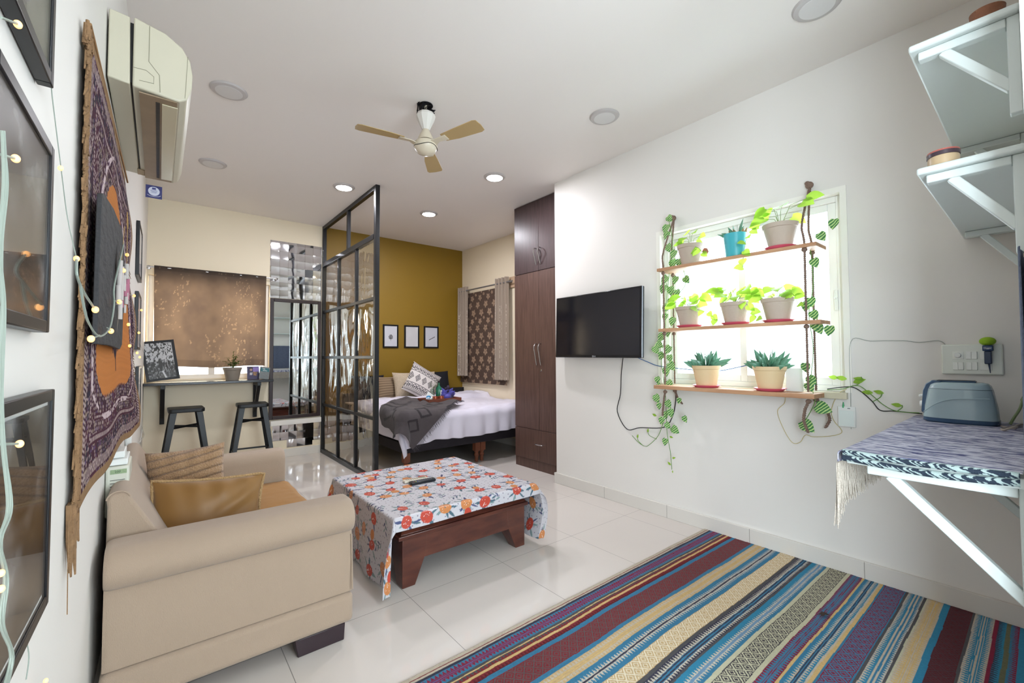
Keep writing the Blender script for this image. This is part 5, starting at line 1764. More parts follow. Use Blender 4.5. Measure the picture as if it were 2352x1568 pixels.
# ------------------------------------------------------------------ rug
cream = S('#b5aa98'); maroon = S('#76262c'); navy = S('#353545'); blue = S('#37718f'); grey = S('#4b4a4c'); tan = S('#c3a670'); beige = S('#b99e72'); white = S('#b9b2a3'); purple = S('#5c5580'); pale = S('#b8b59a'); bg2 = S('#6a8aa4'); teal = S('#2f7a98'); wine = S('#7a2038'); dmar = S('#541c22'); olive = S('#62644c'); dbl = S('#2b4a62')
BANDS = [(1.578, 1.557, 's', cream), (1.557, 1.553, 's', maroon), (1.553, 1.543, 's', cream), (1.543, 1.530, 's', navy), (1.530, 1.508, 't', blue, wine, 1), (1.508, 1.490, 'l', purple, wine), (1.490, 1.472, 't', blue, wine, 0), (1.472, 1.468, 's', blue),
         (1.468, 1.456, 's', grey), (1.456, 1.450, 's', tan), (1.450, 1.430, 't', maroon, grey, 0), (1.430, 1.417, 's', tan), (1.417, 1.392, 't', maroon, dmar, 1), (1.392, 1.369, 's', blue), (1.369, 1.268, 'd', maroon, S('#5c4a4b')), (1.268, 1.248, 's', blue),
         (1.248, 1.226, 't', beige, cream, 1), (1.226, 1.204, 'l', beige, tan), (1.204, 1.184, 't', beige, cream, 0), (1.184, 1.168, 's', blue), (1.168, 1.146, 't', blue, white, 1), (1.146, 1.138, 's', navy), (1.138, 1.114, 't', blue, white, 0), (1.114, 1.098, 's', blue),
         (1.098, 1.016, 'd', beige, S('#d8ccb2')), (1.016, 1.000, 's', grey), (1.000, .975, 't', navy, white, 1), (.975, .951, 'l', blue, navy), (.951, .934, 't', navy, white, 0), (.934, .925, 's', grey), (.925, .907, 's', teal), (.907, .889, 't', teal, white, 1), (.889, .878, 's', bg2),
         (.878, .860, 't', blue, white, 0), (.860, .851, 's', blue), (.851, .834, 's', pale), (.834, .754, 'd', S('#3f3a40'), pale), (.754, .736, 's', pale), (.736, .716, 't', blue, wine, 0), (.716, .703, 'l', blue, wine), (.703, .683, 't', blue, wine, 1),
         (.683, .674, 's', tan), (.674, .663, 's', blue), (.663, .647, 't', teal, cream, 1), (.647, .632, 'l', blue, navy), (.632, .614, 't', teal, cream, 0), (.614, .607, 's', cream), (.607, .594, 's', tan), (.594, .586, 's', blue), (.586, .506, 'd', wine, blue), (.506, .501, 's', blue),
         (.501, .491, 's', grey), (.491, .470, 't', teal, cream, 0), (.470, .444, 'l', blue, cream), (.444, .432, 't', blue, white, 1), (.432, .422, 's', grey), (.422, .416, 's', pale), (.416, .394, 't', tan, cream, 0), (.394, .379, 'l', cream, tan), (.379, .360, 't', tan, cream, 1),
         (.360, .337, 's', teal), (.337, .260, 'd', dmar, S('#4b3238')), (.260, .250, 's', grey), (.250, .226, 't', teal, cream, 0), (.226, .208, 'l', cream, teal), (.208, .186, 't', teal, cream, 1), (.186, .174, 's', wine), (.174, .150, 't', teal, navy, 0), (.150, .135, 's', olive), (.135, .110, 't', blue, wine, 1), (.110, .0, 's', teal)]
nu, nv = 760, 720
xs = np.linspace(.42, RX - .021, nu); ys_ = np.linspace(.028, 1.576, nv)
Xr, Yr = np.meshgrid(xs, ys_, indexing='ij')
wob = .026 * (fbm(Xr * 1.7, Yr * 1.4, 101, 3) - .5) * np.clip((1.568 - Yr) / .1, .0, 1)
Yp = Yr + wob
col = np.zeros(Xr.shape + (3,))
for bnd in BANDS:
    hi, lo, k = bnd[:3]
    m_ = (Yp <= hi) & (Yp > lo) if hi < 1.56 else (Yp > lo)
    if not m_.any():
        continue
    f = (Yp - lo) / (hi - lo)
    x = Xr
    if k == 's':
        c = np.broadcast_to(np.array(bnd[3]), col.shape)
    elif k == 'l':
        on = (np.abs(f - .5) < .14) | (np.abs(f - .12) < .08) | (np.abs(f - .88) < .08)
        on = (np.abs(f - .25) < .12) | (np.abs(f - .78) < .12)
        c = np.where(on[..., None], np.array(bnd[4]), np.array(bnd[3]))
    elif k == 't':
        ff = f if bnd[5] else 1 - f
        tri = np.abs(((x / .017) % 1) - .5) * 2
        on = tri > ff * 1.05 + .02
        c = np.where(on[..., None], np.array(bnd[4]), np.array(bnd[3]))
    else:
        hgt = hi - lo; pz = f * hgt; p = hgt / 1.9
        nr = 2 if hgt > .09 else 1.5
        a = np.abs(((x / .050 + f * nr) % 1) - .5); b_ = np.abs(((x / .050 - f * nr) % 1) - .5)
        on = (np.minimum(a, b_) < .085)
        cc_ = np.maximum(a, b_)
        on |= (np.maximum(np.abs(a - .28), 0) < .055) & (b_ > .22) | (np.abs(b_ - .28) < .055) & (a > .22)
        on &= ~((f < .03) | (f > .97))
        c = np.where(on[..., None], np.array(bnd[4]), np.array(bnd[3]))
    col = np.where(m_[..., None], c, col)
col = col * (.90 + .2 * fbm(Xr * 160, Yr * 160, 103, 2))[..., None] * (.94 + .12 * fbm(Xr * 2, Yr * 3, 104, 2))[..., None]
Yr = Yr + .012 * (fbm(Xr * 1.4, Yr * 0, 107, 2) - .5) * np.clip((Yr - 1.2) / .35, 0, 1)
Zr = .006 + .003 * fbm(Xr * 5, Yr * 9, 105, 2) + .0012 * fbm(Xr * 90, Yr * 140, 106, 1)
o = gridmesh('rug', colmat('woven_rug', .95, bump=.5, bscale=300), Xr, Yr, Zr, None, col, solid=.005)
settle(o, 'flat woven striped rug in blue, maroon and beige along the window wall', 'rug')
o = MB()
random.seed(9)
q0 = Vector((1.905, .595, .014)); q0 = WZ(1893, 1410, .02)
for k in range(5):
    a = random.uniform(0, 6.28); o.leaf(q0, (math.cos(a), math.sin(a), .3), (0, 0, 1), .024, .016, .4)
o = o.build('dry_leaf', mat('dry_leaf_brown', '#3a2c26', .9), None, solid=.001)
settle(o, 'small curled dry brown leaf fallen on the rug', 'leaf')

# ------------------------------------------------------------------ hanging planter shelf at the window
SXc = 2.93
Mplank = wood('pine_plank', '#a87c5c', '#c79b76', .6, (6, 1, 6), bump=.1)
Mrope = mat('jute_rope', '#8a7264', .95, bump=1.0, bscale=180, var=.25, vscale=60)
hs_ = empty('hanging_shelf')
SH = [(1.868, .80, 1.80, 1.845, 1.873), (1.408, .795, 1.775, 1.42, 1.445), (1.0, .83, 1.84, 1.0, 1.028)]
# each plank: its two ends sit at slightly different heights, as they hang
planks = [(.80, 1.805, 1.862, 1.868, .022), (.79, 1.80, 1.424, 1.424, .022), (.83, 1.845, 1.004, 1.008, .026)]
for ya, yb, za, zb, th_ in planks:
    b = MB(); vs = []
    for x in (2.845, 3.02):
        for y, z in ((ya, za), (yb, zb)):
            vs += [(x, y, z - th_ / 2), (x, y, z + th_ / 2)]
    b.add(vs, [(0, 1, 3, 2), (4, 6, 7, 5), (0, 4, 5, 1), (2, 3, 7, 6), (0, 2, 6, 4), (1, 5, 7, 3)])
    b.build('plank', Mplank, hs_, bevel=.002)


def rope(pts, r=.0075):
    P = smooth_pts(pts, 8)
    b = MB()
    # three twisted strands
    L = [0]
    for i in range(1, len(P)):
        L.append(L[-1] + (P[i] - P[i - 1]).length)
    n = max(12, int(L[-1] / .012)); Q = []
    for k in range(n + 1):
        d = L[-1] * k / n
        i = max(1, next((j for j in range(1, len(L)) if L[j] >= d - 1e-9), len(L) - 1)); f = (d - L[i - 1]) / max(L[i] - L[i - 1], 1e-9)
        Q.append((P[i - 1].lerp(P[i], f), d))
    for s_ in range(3):
        pp = []
        for q, d in Q:
            a = d / .030 * 2 * PI / 1.0 + s_ * 2 * PI / 3
            pp.append(q + Vector((math.cos(a), math.sin(a), 0)) * r * .5)
        b.tube(pp, r * .58, 5)
    return b


for yt, ya_, yb_, zt in ((1.775, 1.765, 1.765, 2.285), (.88, .865, .865, 2.262)):
    for x_ in (2.868, 2.998):
        rope([(3.045, yt, zt), (x_ + .02 * (x_ < 2.9), yt, 2.0), (x_, ya_, 1.88), (x_, ya_, 1.60), (x_, yb_, 1.30), (x_, yb_, 1.03)]).build('rope', Mrope, hs_)
    b = MB(); b.ball((3.035, yt, zt), .016, .022, .022, 10, 8); b.ball((3.03, yt + .01, zt + .015), .010, .014, .012, 8, 6); b.cyl((3.054, yt, zt + .005), (3.03, yt, zt + .005), .004)
    b.build('knot', Mrope, hs_)
for (x_, y_) in ((2.868, 1.765), (2.998, 1.765), (2.868, .865), (2.998, .865)):
    for z_ in (1.842, 1.400, .975):
        MB().ball((x_, y_, z_), .015, .015, .013, 10, 8).build('knot', Mrope, hs_)
rope([(2.868, 1.765, .985), (2.868, 1.775, .93), (2.868, 1.785, .86), (2.868, 1.79, .80)], .009).build('rope_tail', Mrope, hs_)
rope([(2.998, 1.765, .985), (2.99, 1.74, .93), (2.985, 1.70, .885)], .009).build('rope_tail', Mrope, hs_)
rope([(2.868, .865, .975), (2.868, .885, .92), (2.868, .89, .86), (2.868, .87, .80)], .010).build('rope_tail', Mrope, hs_)
rope([(2.998, .865, .975), (2.995, .82, .93), (2.99, .80, .87), (2.985, .82, .82)], .010).build('rope_tail', Mrope, hs_)
settle(hs_, 'three tier wooden plank shelf hung on ropes before the window', 'hanging shelf')

# ------------------------------------------------------------------ pots
Mpot_g = mat('grey_pot', '#b8a898', .7, bump=.3, bscale=45, var=.08)
Mpot_c = mat('cream_pot', '#dcc196', .55, bump=.1, bscale=45, var=.05)
Mpot_t = mat('turquoise_pot', '#46aab6', .35)
Msau = mat('coral_saucer', '#d65a70', .4)
Mlf = translucent(mat('pothos_leaf', '#7fae3c', .4, var=.3, vscale=30), '#b4d84c', .5)
Mlf2 = translucent(mat('snake_leaf', '#6a9c80', .4, var=.35, vscale=40), '#5a9a50', .15)
Mbr = translucent(mat('dry_pink_leaf', '#b07a62', .6, var=.3, vscale=30), '#d0907a', .3)


def pot(name, x, y, z, r0, r1, h, m, sau, label, grp='plant pots on the hanging shelf', faceted=False):
    r = empty(name)
    zz0 = z
    if sau:
        MB().lathe([(0, 0), (r0 * 1.12, 0), (r0 * 1.42, .014), (r0 * 1.46, .016), (r0 * 1.40, .017), (r0 * 1.1, .004), (0, .004)], (x, y, z), 32).build('saucer', Msau, r)
        zz0 = z + .0045
    n = 32
    MB().lathe([(0, 0), (r0, 0), (r0 + (r1 - r0) * .85, h * .82), (r1 * 1.0, h * .84), (r1 * 1.05, h), (r1 * .94, h), (r1 * .9, h * .86), (0, h * .86)], (x, y, zz0), n).build('pot', m, r)
    MB().lathe([(0, h * .88), (r1 * .9, h * .865)], (x, y, zz0), 20).build('soil', M_soil, r)
    return r, Vector((x, y, zz0 + h * .9))


def pothos(r, c, n, seed, spread=.10, up=.09, droop=(), size=(.035, .06), zlim=.25):
    random.seed(seed)
    st = MB(); lf = MB()
    for k in range(n):
        a = 2 * PI * (k + random.random() * .8) / n
        sp = spread * random.uniform(.45, 1.1); hh_ = up * random.uniform(.3, 1.15)
        xf = .45
        e = c + Vector((math.cos(a) * sp * xf - .01, math.sin(a) * sp, hh_)); m_ = c + Vector((math.cos(a) * sp * xf * .4, math.sin(a) * sp * .4, hh_ * .9))
        st.tube([c, m_, e], .0014, 5)
        d = Vector((math.cos(a) * .6 - .35, math.sin(a), random.uniform(-.6, .15)))
        lf.leaf(e, d, (-.8, 0, .6), random.uniform(*size) * 1.35, random.uniform(.85, 1.0) * size[1] * 1.2, .25, heart=True)
    for pts in droop:
        P = smooth_pts([c] + [Vector(p) for p in pts]); st.tube(P, .0014, 5)
        m = max(2, int(len(P) / 4))
        for i in range(2, len(P), 3):
            d = Vector((random.uniform(-.8, -.1), random.uniform(-1, 1), random.uniform(-.9, .2)))
            lf.leaf(P[i], d, (-1, 0, .4), random.uniform(.045, .065), random.uniform(.038, .055), .25, heart=True)
    st.build('stems', mat('green_stem', '#7b9440', .5), r)
    lf.build('foliage', Mlf, r)


def spiky(r, c, n, seed, L=(.07, .11), W=.03, m=None, ring=.05):
    random.seed(seed); lf = MB()
    for k in range(n):
        a = random.uniform(0, 2 * PI); e = random.uniform(.15, 1.4); rr = random.uniform(0, ring)
        d = Vector((math.cos(a) * math.cos(e), math.sin(a) * math.cos(e), math.sin(e)))
        b0 = c + Vector((math.cos(a) * rr, math.sin(a) * rr, random.uniform(-.01, .01)))
        lf.leaf(b0, d, (math.cos(a + 1.5), math.sin(a + 1.5), .3), random.uniform(*L), W * random.uniform(.8, 1.2), -.12)
    lf.build('foliage', m or Mlf2, r, solid=.0015)


z1 = 1.8765; z2 = 1.4355; z3 = 1.0195
r, c = pot('potted_plant', 2.93, 1.585, z1, .058, .088, .145, Mpot_g, False, '')
pothos(r, c, 7, 101, .10, .10, [[(2.87, 1.50, 1.98), (2.86, 1.46, 1.93)]])
b = MB(); b.leaf((2.88, 1.46, 1.97), (-.3, -.4, -1), (-1, 0, 0), .05, .04, .3); b.leaf((2.88, 1.44, 1.96), (-.2, .3, -1), (-1, 0, 0), .045, .035, .3); b.build('withered_leaves', Mbr, r, solid=.0008)
settle(r, 'grey clay pot of pothos at the television end of the top plank', 'potted plant', 'plant pots on the hanging shelf')
r = empty('potted_plant')
MB().lathe([(0, 0), (.058, 0), (.072, .155), (.067, .155), (.062, .13), (0, .13)], (2.93, 1.275, z1), 32).build('pot', Mpot_t, r)
c = Vector((2.93, 1.275, z1 + .135)); spiky(r, c, 16, 31, (.05, .10), .026, None, .045)
b = MB(); random.seed(6)
for k in range(12):
    a = random.uniform(0, 6.28); b.leaf(c + Vector((.02 * math.cos(a), -.02 + .03 * math.sin(a), .0)), (math.cos(a) * .5, math.sin(a) * .5, .9), (1, 0, 0), .055, .02, .2)
b.build('dry_leaves', mat('dry_tan_leaf', '#c09a70', .7), r)
settle(r, 'turquoise pot with dark spiky and dried leaves on the top plank', 'potted plant', 'plant pots on the hanging shelf')
r, c = pot('potted_plant', 2.93, 1.008, z1, .060, .094, .150, Mpot_g, True, '')
pothos(r, c, 8, 103, .13, .13, [[(2.86, 1.12, 2.03), (2.85, 1.17, 1.97), (2.85, 1.19, 1.88), (2.85, 1.20, 1.78)]], (.055, .08))
settle(r, 'large grey pot of pothos in a coral saucer on the top plank', 'potted plant', 'plant pots on the hanging shelf')
for (y, seed, lab, dr, n_) in ((1.605, 104, 'grey pot of trailing pothos at the television end of the middle plank', [[(2.87, 1.50, 1.55), (2.86, 1.42, 1.52), (2.86, 1.38, 1.47)]], 13),
                           (1.285, 105, 'grey pot of bushy pothos in the centre of the middle plank', [[(2.87, 1.2, 1.57), (2.86, 1.15, 1.5), (2.86, 1.12, 1.46)]], 15),
                           (1.032, 106, 'grey pot of pothos nearest the rope on the middle plank', [[(2.88, .94, 1.6), (2.87, .90, 1.52)]], 10)):
    r, c = pot('potted_plant', 2.93, y, z2, .060, .089, .142, Mpot_g, True, '')
    pothos(r, c, n_, seed, .12, .09, dr, (.04, .066))
    settle(r, lab, 'potted plant', 'plant pots on the hanging shelf')
for (y, seed, lab) in ((1.488, 41, 'cream pot of sansevieria nearer the television on the lowest plank'), (1.088, 42, 'cream pot of sansevieria nearer the room corner on the lowest plank')):
    r, c = pot('potted_plant', 2.93, y, z3 - .0, .062, .090, .145, Mpot_c, True, '')
    spiky(r, c, 46, seed, (.08, .14), .036)
    settle(r, lab, 'potted plant', 'plant pots on the hanging shelf')
o = MB().box(2.975, 2.995, .925, 1.015, 1.0195, 1.16)
o = o.build('small_box', M_white, None, bevel=.002)
settle(o, 'small white box standing on the lowest plank beside a cream pot', 'box')

# ------------------------------------------------------------------ trailing vines
def striped_leaf_mat():
    m = mat('striped_leaf', '#2f5d2a', .4)
    nt = m.node_tree; N = nt.nodes; L = nt.links; b = N['Principled BSDF']
    a = N.new('ShaderNodeTexCoord'); w = N.new('ShaderNodeTexWave'); w.inputs['Scale'].default_value = 30; w.inputs['Distortion'].default_value = 3; w.bands_direction = 'DIAGONAL'
    L.new(a.outputs['Object'], w.inputs[0])
    mx = N.new('ShaderNodeMix'); mx.data_type = 'RGBA'; mx.inputs[6].default_value = (*S('#3f7d45'), 1); mx.inputs[7].default_value = (*S('#bcd88c'), 1)
    cr = N.new('ShaderNodeMath'); cr.operation = 'GREATER_THAN'; cr.inputs[1].default_value = .62
    L.new(w.outputs['Fac'], cr.inputs[0]); L.new(cr.outputs[0], mx.inputs[0]); L.new(mx.outputs[2], b.inputs['Base Color'])
    return m


Mstr = striped_leaf_mat()
Mvine = mat('vine_stem', '#5c8a3a', .5)
VX = 2.975


def vine(name, stem_px, leaves, label, x=VX, m=None, small=()):
    r = empty(name)
    st = MB()
    for line in stem_px:
        st.tube(smooth_pts([WX(px, py, x) for px, py in line]), .0022, 6)
    lf = MB(); random.seed(sum(ord(ch) for ch in name) + len(leaves))
    for (px, py, ang, L_) in leaves:
        p = WX(px, py, x + random.uniform(-.02, .01))
        a = math.radians(ang)
        # ang measured in the wall plane: 0 = towards the camera side (-y), -90 = down
        d = Vector((-.25, -math.cos(a), math.sin(a)))
        lf.leaf(p - d * L_ * .3, d, (-1, .0, .15), L_, L_ * .88, .18, heart=True)
    st.build('stems', Mvine, r); lf.build('foliage', m or Mstr, r)
    if small:
        l2 = MB()
        for (px, py, ang, L_) in small:
            p = WX(px, py, x); a = math.radians(ang); d = Vector((-.2, -math.cos(a), math.sin(a))); l2.leaf(p, d, (-1, 0, .1), L_, L_ * .5, .2)
        l2.build('young_leaves', Mlf, r)
    return settle(r, label, 'vine', 'vines on the window shelf')


lv = []
random.seed(77)
for (px, py) in ((1536, 500), (1530, 522), (1532, 537), (1534, 566), (1548, 580), (1545, 602), (1528, 640), (1524, 660), (1540, 664), (1552, 640), (1530, 705), (1540, 690), (1528, 725), (1545, 735), (1533, 760), (1520, 772), (1512, 790), (1505, 800), (1520, 815), (1535, 800), (1538, 820), (1530, 850), (1510, 870), (1512, 885), (1540, 838), (1536, 880), (1555, 670), (1560, 600), (1575, 640)):
    lv.append((px, py, random.uniform(-130, -30), random.uniform(.055, .075)))
vine('trailing_vine', [[(1535, 500), (1545, 560), (1538, 620), (1530, 700), (1528, 760), (1520, 830), (1528, 900), (1532, 990), (1540, 1040), (1543, 1078)], [(1560, 590), (1575, 650), (1545, 680), (1530, 650)]],
     lv + [(1507, 912, -60, .07), (1514, 930, -90, .05), (1534, 925, -60, .065), (1540, 945, -80, .065), (1528, 950, -80, .06), (1520, 963, -100, .06), (1532, 975, -40, .055), (1548, 985, -30, .07), (1528, 1012, -100, .055), (1572, 960, -60, .05), (1560, 918, -100, .045)],
     'long green striped vine climbing the rope and trailing below the shelf', 2.96, None,
     [(1538, 1002, -10, .03), (1544, 1052, 20, .03), (1541, 1068, 140, .035), (1545, 1080, -90, .02)])
vine('trailing_vine', [[(1525, 965), (1512, 1000), (1490, 1022), (1480, 1024), (1466, 1015), (1452, 1000)], [(1508, 1008), (1492, 1000), (1488, 990)], [(1478, 1024), (1466, 1012), (1464, 1002)]], [], 'thin pale tendril curling out below the television cable', 3.02, None,
     [(1488, 993, 80, .035), (1464, 1006, 75, .035), (1508, 955, 160, .04)])
rv = []
for (px, py, a) in ((1885, 540, -60), (1915, 510, -100), (1870, 600, -70), (1862, 690, -80), (1868, 720, -60), (1852, 700, -100), (1872, 745, -40), (1880, 752, -70), (1850, 840, -80), (1862, 870, -50), (1905, 755, -100), (1858, 885, -60), (1885, 935, -20), (1850, 975, -40)):
    rv.append((px, py, a, .06 if py < 900 else .085))
vine('trailing_vine', [[(1860, 560), (1868, 650), (1858, 720), (1868, 800), (1862, 880), (1872, 920), (1850, 965)]], rv, 'sparse green vine winding down the rope nearer the room corner', 2.95)
vine('trailing_vine', [[(1900, 895), (1935, 893), (1970, 885), (2000, 905), (2030, 930), (2060, 944), (2112, 948)], [(1965, 886), (1980, 875), (1978, 865)], [(2005, 922), (2022, 912), (2026, 902)], [(2062, 943), (2072, 936), (2072, 930)]],
     [], 'green vine running along the sill and down to the striped runner', 3.03, None, [(1925, 868, 170, .05), (1945, 870, 170, .055), (1960, 878, 20, .06), (2005, 902, 175, .05), (2030, 903, 165, .045), (2072, 932, 170, .045), (1985, 872, 170, .05)])

# ------------------------------------------------------------------ cables and boxes on the window wall
def cable(pts, rad, m, label, x=3.045, extra=None):
    r = empty('cable')
    MB().tube(smooth_pts([WX(px, py, xx_) for px, py, xx_ in pts]), rad, 8).build('cable_strand', m, r)
    return settle(r, label, 'cable')


Mcb = mat('black_cable', '#15161c', .4); Mcbl = mat('blue_cable', '#1f5a96', .4); Mcy = mat('yellow_fibre', '#c8b878', .4); Mcw = mat('grey_wire', '#a7aba4', .5)
cable([(1431, 822, 3.0), (1427, 860, 3.035), (1425, 905, 3.045), (1418, 945, 3.048), (1440, 985, 3.048), (1470, 982, 3.048), (1525, 981, 3.045), (1545, 955, 3.04), (1552, 920, 3.03), (1551, 893, 3.02)], .0035, Mcb, 'black television cable looping down the wall')
cable([(1462, 820, 3.0), (1490, 832, 3.04), (1512, 840, 3.045), (1560, 846, 3.035), (1640, 852, 3.03), (1700, 842, 3.03), (1735, 833, 3.03)], .0028, Mcbl, 'blue cable running from the television behind the window pots')
cable([(1804, 906, 3.04), (1802, 925, 3.047), (1786, 945, 3.048), (1800, 985, 3.048), (1820, 1016, 3.048), (1838, 1015, 3.048), (1850, 999, 3.048), (1870, 1003, 3.048), (1915, 1000, 3.048), (1934, 990, 3.048), (1915, 965, 3.048), (1910, 940, 3.048), (1925, 905, 3.048), (1945, 893, 3.046)], .0016, Mcy, 'thin yellow fibre cord looping beneath the window')
cable([(1955, 985, 3.05), (1954, 900, 3.05), (1954, 785, 3.05), (2000, 783, 3.05), (2075, 782, 3.05), (2110, 786, 3.05), (2155, 782, 3.05), (2172, 792, 3.05)], .0018, Mcw, 'grey wire pinned along the wall up to the switchboard')
cable([(1900, 893, 3.04), (1950, 888, 3.04), (1975, 897, 3.045), (2003, 921, 3.045), (2022, 942, 3.045), (2055, 944, 3.045), (2118, 950, 3.03)], .0026, Mcb, 'dark cable twisted with the vine towards the toaster')

r = empty('network_box')
MB().box(RX - .012, RX - .0005, .692, .775, .828, .944).build('case', M_white, r, bevel=.003)
MB().box(RX - .0135, RX - .0121, .700, .767, .834, .920).build('cover', mat('box_cover', '#dfe8e4', .3), r, bevel=.002)
MB().cyl((RX - .008, .748, .936), (RX - .008, .747, .968), .006, .002, 10).build('green_plug', mat('green_plug', '#2a9a5c', .4), r)
MB().box(RX - .0128, RX - .0121, .715, .728, .932, .936).build('indicator', mat('indicator', '#555f66', .4), r)
settle(r, 'small white wall box with a green plug beneath the window corner', 'wall box')

sb = empty('switchboard')
ya, yb, za, zb = .132, .338, 1.140, 1.287
MB().box(RX - .014, RX - .0005, ya, yb, za, zb).build('cover_plate', mat('switch_plate', '#dfe3da', .3), sb, bevel=.006, seg=3)
for i in range(3):
    for j in range(2):
        y1_ = yb - .040 - i * .046; z0_ = za + .022 + j * .052
        MB().box(RX - .0155, RX - .0139, y1_ - .038, y1_, z0_, z0_ + .038).build('module', mat('module_white', '#e6e9e2', .3), sb, bevel=.001)
        if not (i == 0 and j == 1) and i < 2:
            for k in range(2):
                MB().box(RX - .0185, RX - .0156, y1_ - .037 + k * .019, y1_ - .019 + k * .019, z0_ + .001, z0_ + .037).build('switch', mat('switch_white', '#eceee8', .3), sb, bevel=.001)
MB().lathe([(0, .010), (.011, .010), (.013, 0)], (RX - .0156, yb - .058, za + .094), 20, Matrix.Rotation(-PI / 2, 3, 'Y')).build('dial', M_white, sb)
settle(sb, 'white wall switchboard with rocker switches above the toaster', 'switchboard')
r = empty('plug_in_sponge_charger')
MB().box(RX - .050, RX - .0192, .166, .190, 1.192, 1.253).build('adapter', mat('navy_plastic', '#2c3a52', .4), r, bevel=.004)
MB().box(RX - .054, RX - .0192, .160, .195, 1.253, 1.280).build('navy_cap', mat('navy_label', '#1f3a60', .35), r, bevel=.004)
text_obj('Gigger', .010, M_txtw, r, (RX - .0545, .1775, 1.267), Matrix.Rotation(-PI / 2, 3, 'Z') @ RXZ)
MB().cyl((RX - .035, .176, 1.192), (RX - .035, .173, 1.150), .004, .0015, 8).build('lead', mat('navy_lead', '#2c3a52', .4), r)
MB().ball((RX - .035, .178, 1.299), .024, .028, .020, 20, 12).build('green_top', mat('lime_foam', '#8fb526', .8, bump=.3, bscale=200), r)
settle(r, 'navy charger with a lime green foam ball top plugged in the switchboard', 'charger')

# ------------------------------------------------------------------ counter shelf with its brackets
cs = empty('counter_shelf')
Z0c = .915
MB().box(1.745, RX - .001, .022, .425, Z0c - .028, Z0c).build('worktop', M_whitepaint, cs, bevel=.004)
for x in (1.80, 2.62):
    b = MB(); b.box(x - .018, x + .018, .0225, .060, .37, Z0c - .0285); b.build('bracket_upright', M_whitepaint, cs, bevel=.003)
    MB().box(x - .018, x + .018, .0605, .38, Z0c - .060, Z0c - .0285).build('bracket_arm', M_whitepaint, cs, bevel=.003)
    b = MB(); b.bar((x, .325, Z0c - .055), (x, .045, .575), .030, .028, (1, 0, 0)); b.build('bracket_brace', M_whitepaint, cs, bevel=.003)
settle(cs, 'white counter shelf on braced brackets under the striped runner', 'counter shelf')

# striped runner with long fringe
rn = empty('table_runner')
# lies on the worktop and falls a little over the long outer edge
nu, nv = 420, 150
s, t = np.meshgrid(np.linspace(1.738, 3.03, nu), np.linspace(.05, .475, nv), indexing='ij')
X, Y, Z, d = drape(s, t, (-9, -9, 9, .432), Z0c + .007, .012, 0, .1)
Z = Z + .004 * fbm(s * 5, t * 8, 110, 2) * (d < .01) + .004 * np.clip((1.80 - s) / .06, 0, 1) * np.sin(t * 30)
n1 = fbm(s * 260, t * 40 + 2 * fbm(s * 9, t * 9, 113), 111, 2)
n0 = fbm(s * 100, t * 14, 112, 2)
cA = np.array(S('#c6c4cf')); cB = np.array(S('#4c4e74')); k = np.clip((n1 * .6 + n0 * .4 - .50) * 7 + .35, 0, 1)
cl = cA + (cB - cA) * k[..., None]
gridmesh('runner_cloth', colmat('blue_white_weave', .9, bump=.6, bscale=260), X, Y, Z, rn, cl, solid=-.003)
# doubled woven hem along the end over the worktop's end
for j, (dx, z_off, sag, r_) in enumerate(((0, .0075, .004, .0075), (-.004, -.010, .010, .0085))):
    s2, t2 = np.meshgrid(np.linspace(.055, .432, 260), np.linspace(0, 1, 26), indexing='ij')
    ang_ = PI * (t2 - .5)
    Xh = 1.742 + dx - r_ * np.cos(ang_); Zh = Z0c + z_off + r_ * np.sin(ang_) - sag * np.sin(np.clip((.40 - s2) / .34, 0, 1) * PI)
    h_ = (fbm(s2 * 170 + 1.5 * np.sin(t2 * 7), t2 * 2.6 + s2 * 20, 130 + j, 1) > .45) & (t2 < .86)
    gridmesh('hem', colmat('hem_weave' + str(j), .9, bump=.4), Xh, s2, Zh, rn, np.where(h_[..., None], np.array(S('#28323f')), np.array(S('#9fb0ae'))), solid=.002)
fr = MB(); random.seed(13)
Mfr = mat('cream_fringe', '#bdb3a6', .95, bump=.6, bscale=200, var=.12, vscale=30)
for k in range(520):
    x = 1.742 + 1.25 * (k / 520.) + random.uniform(0, .003)
    L_ = .125 + .03 * random.random() + (.06 * (1 - k / 26.) if k < 26 else 0)
    y = .4485 + random.uniform(-.002, .004)
    z0_ = Z0c - .032
    sw_ = -.02 if k < 10 else 0
    fr.tube([(x, y, z0_), (x + random.uniform(-.004, .004) + sw_ * .4, y + random.uniform(-.004, .004), z0_ - L_ * .5), (x + random.uniform(-.008, .008) + sw_, y + random.uniform(-.008, .010), z0_ - L_)], [.0016, .0020, .0012], 5)
fr.build('fringe', Mfr, rn)
settle(rn, 'blue and white flecked runner with a long cream fringe on the counter shelf', 'table runner')
# bar so that the fringe is one with the hanging end
# ------------------------------------------------------------------ toaster
to = empty('toaster')
Mtb = mat('toaster_blue_grey', '#9fb4ba', .25, coat=.3); Mtd = mat('toaster_navy', '#35516e', .25, coat=.2)
cx_, cy_ = 2.855, .262


def shell(z, hx, hy, n=40, p=3.2, ox=0, oy=0):
    return [(cx_ + ox + hx * abs(math.cos(a)) ** (2 / p) * (1 if math.cos(a) > 0 else -1), cy_ + oy + hy * abs(math.sin(a)) ** (2 / p) * (1 if math.sin(a) > 0 else -1), z) for a in [2 * PI * k / n for k in range(n)]]


def loft(b, rings):
    n = len(rings[0]); vs = [p for r_ in rings for p in r_]
    fs = [tuple(range(n))[::-1], tuple((len(rings) - 1) * n + k for k in range(n))]
    for j in range(len(rings) - 1):
        for k in range(n):
            fs.append((j * n + k, j * n + (k + 1) % n, (j + 1) * n + (k + 1) % n, (j + 1) * n + k))
    return b.add(vs, fs)


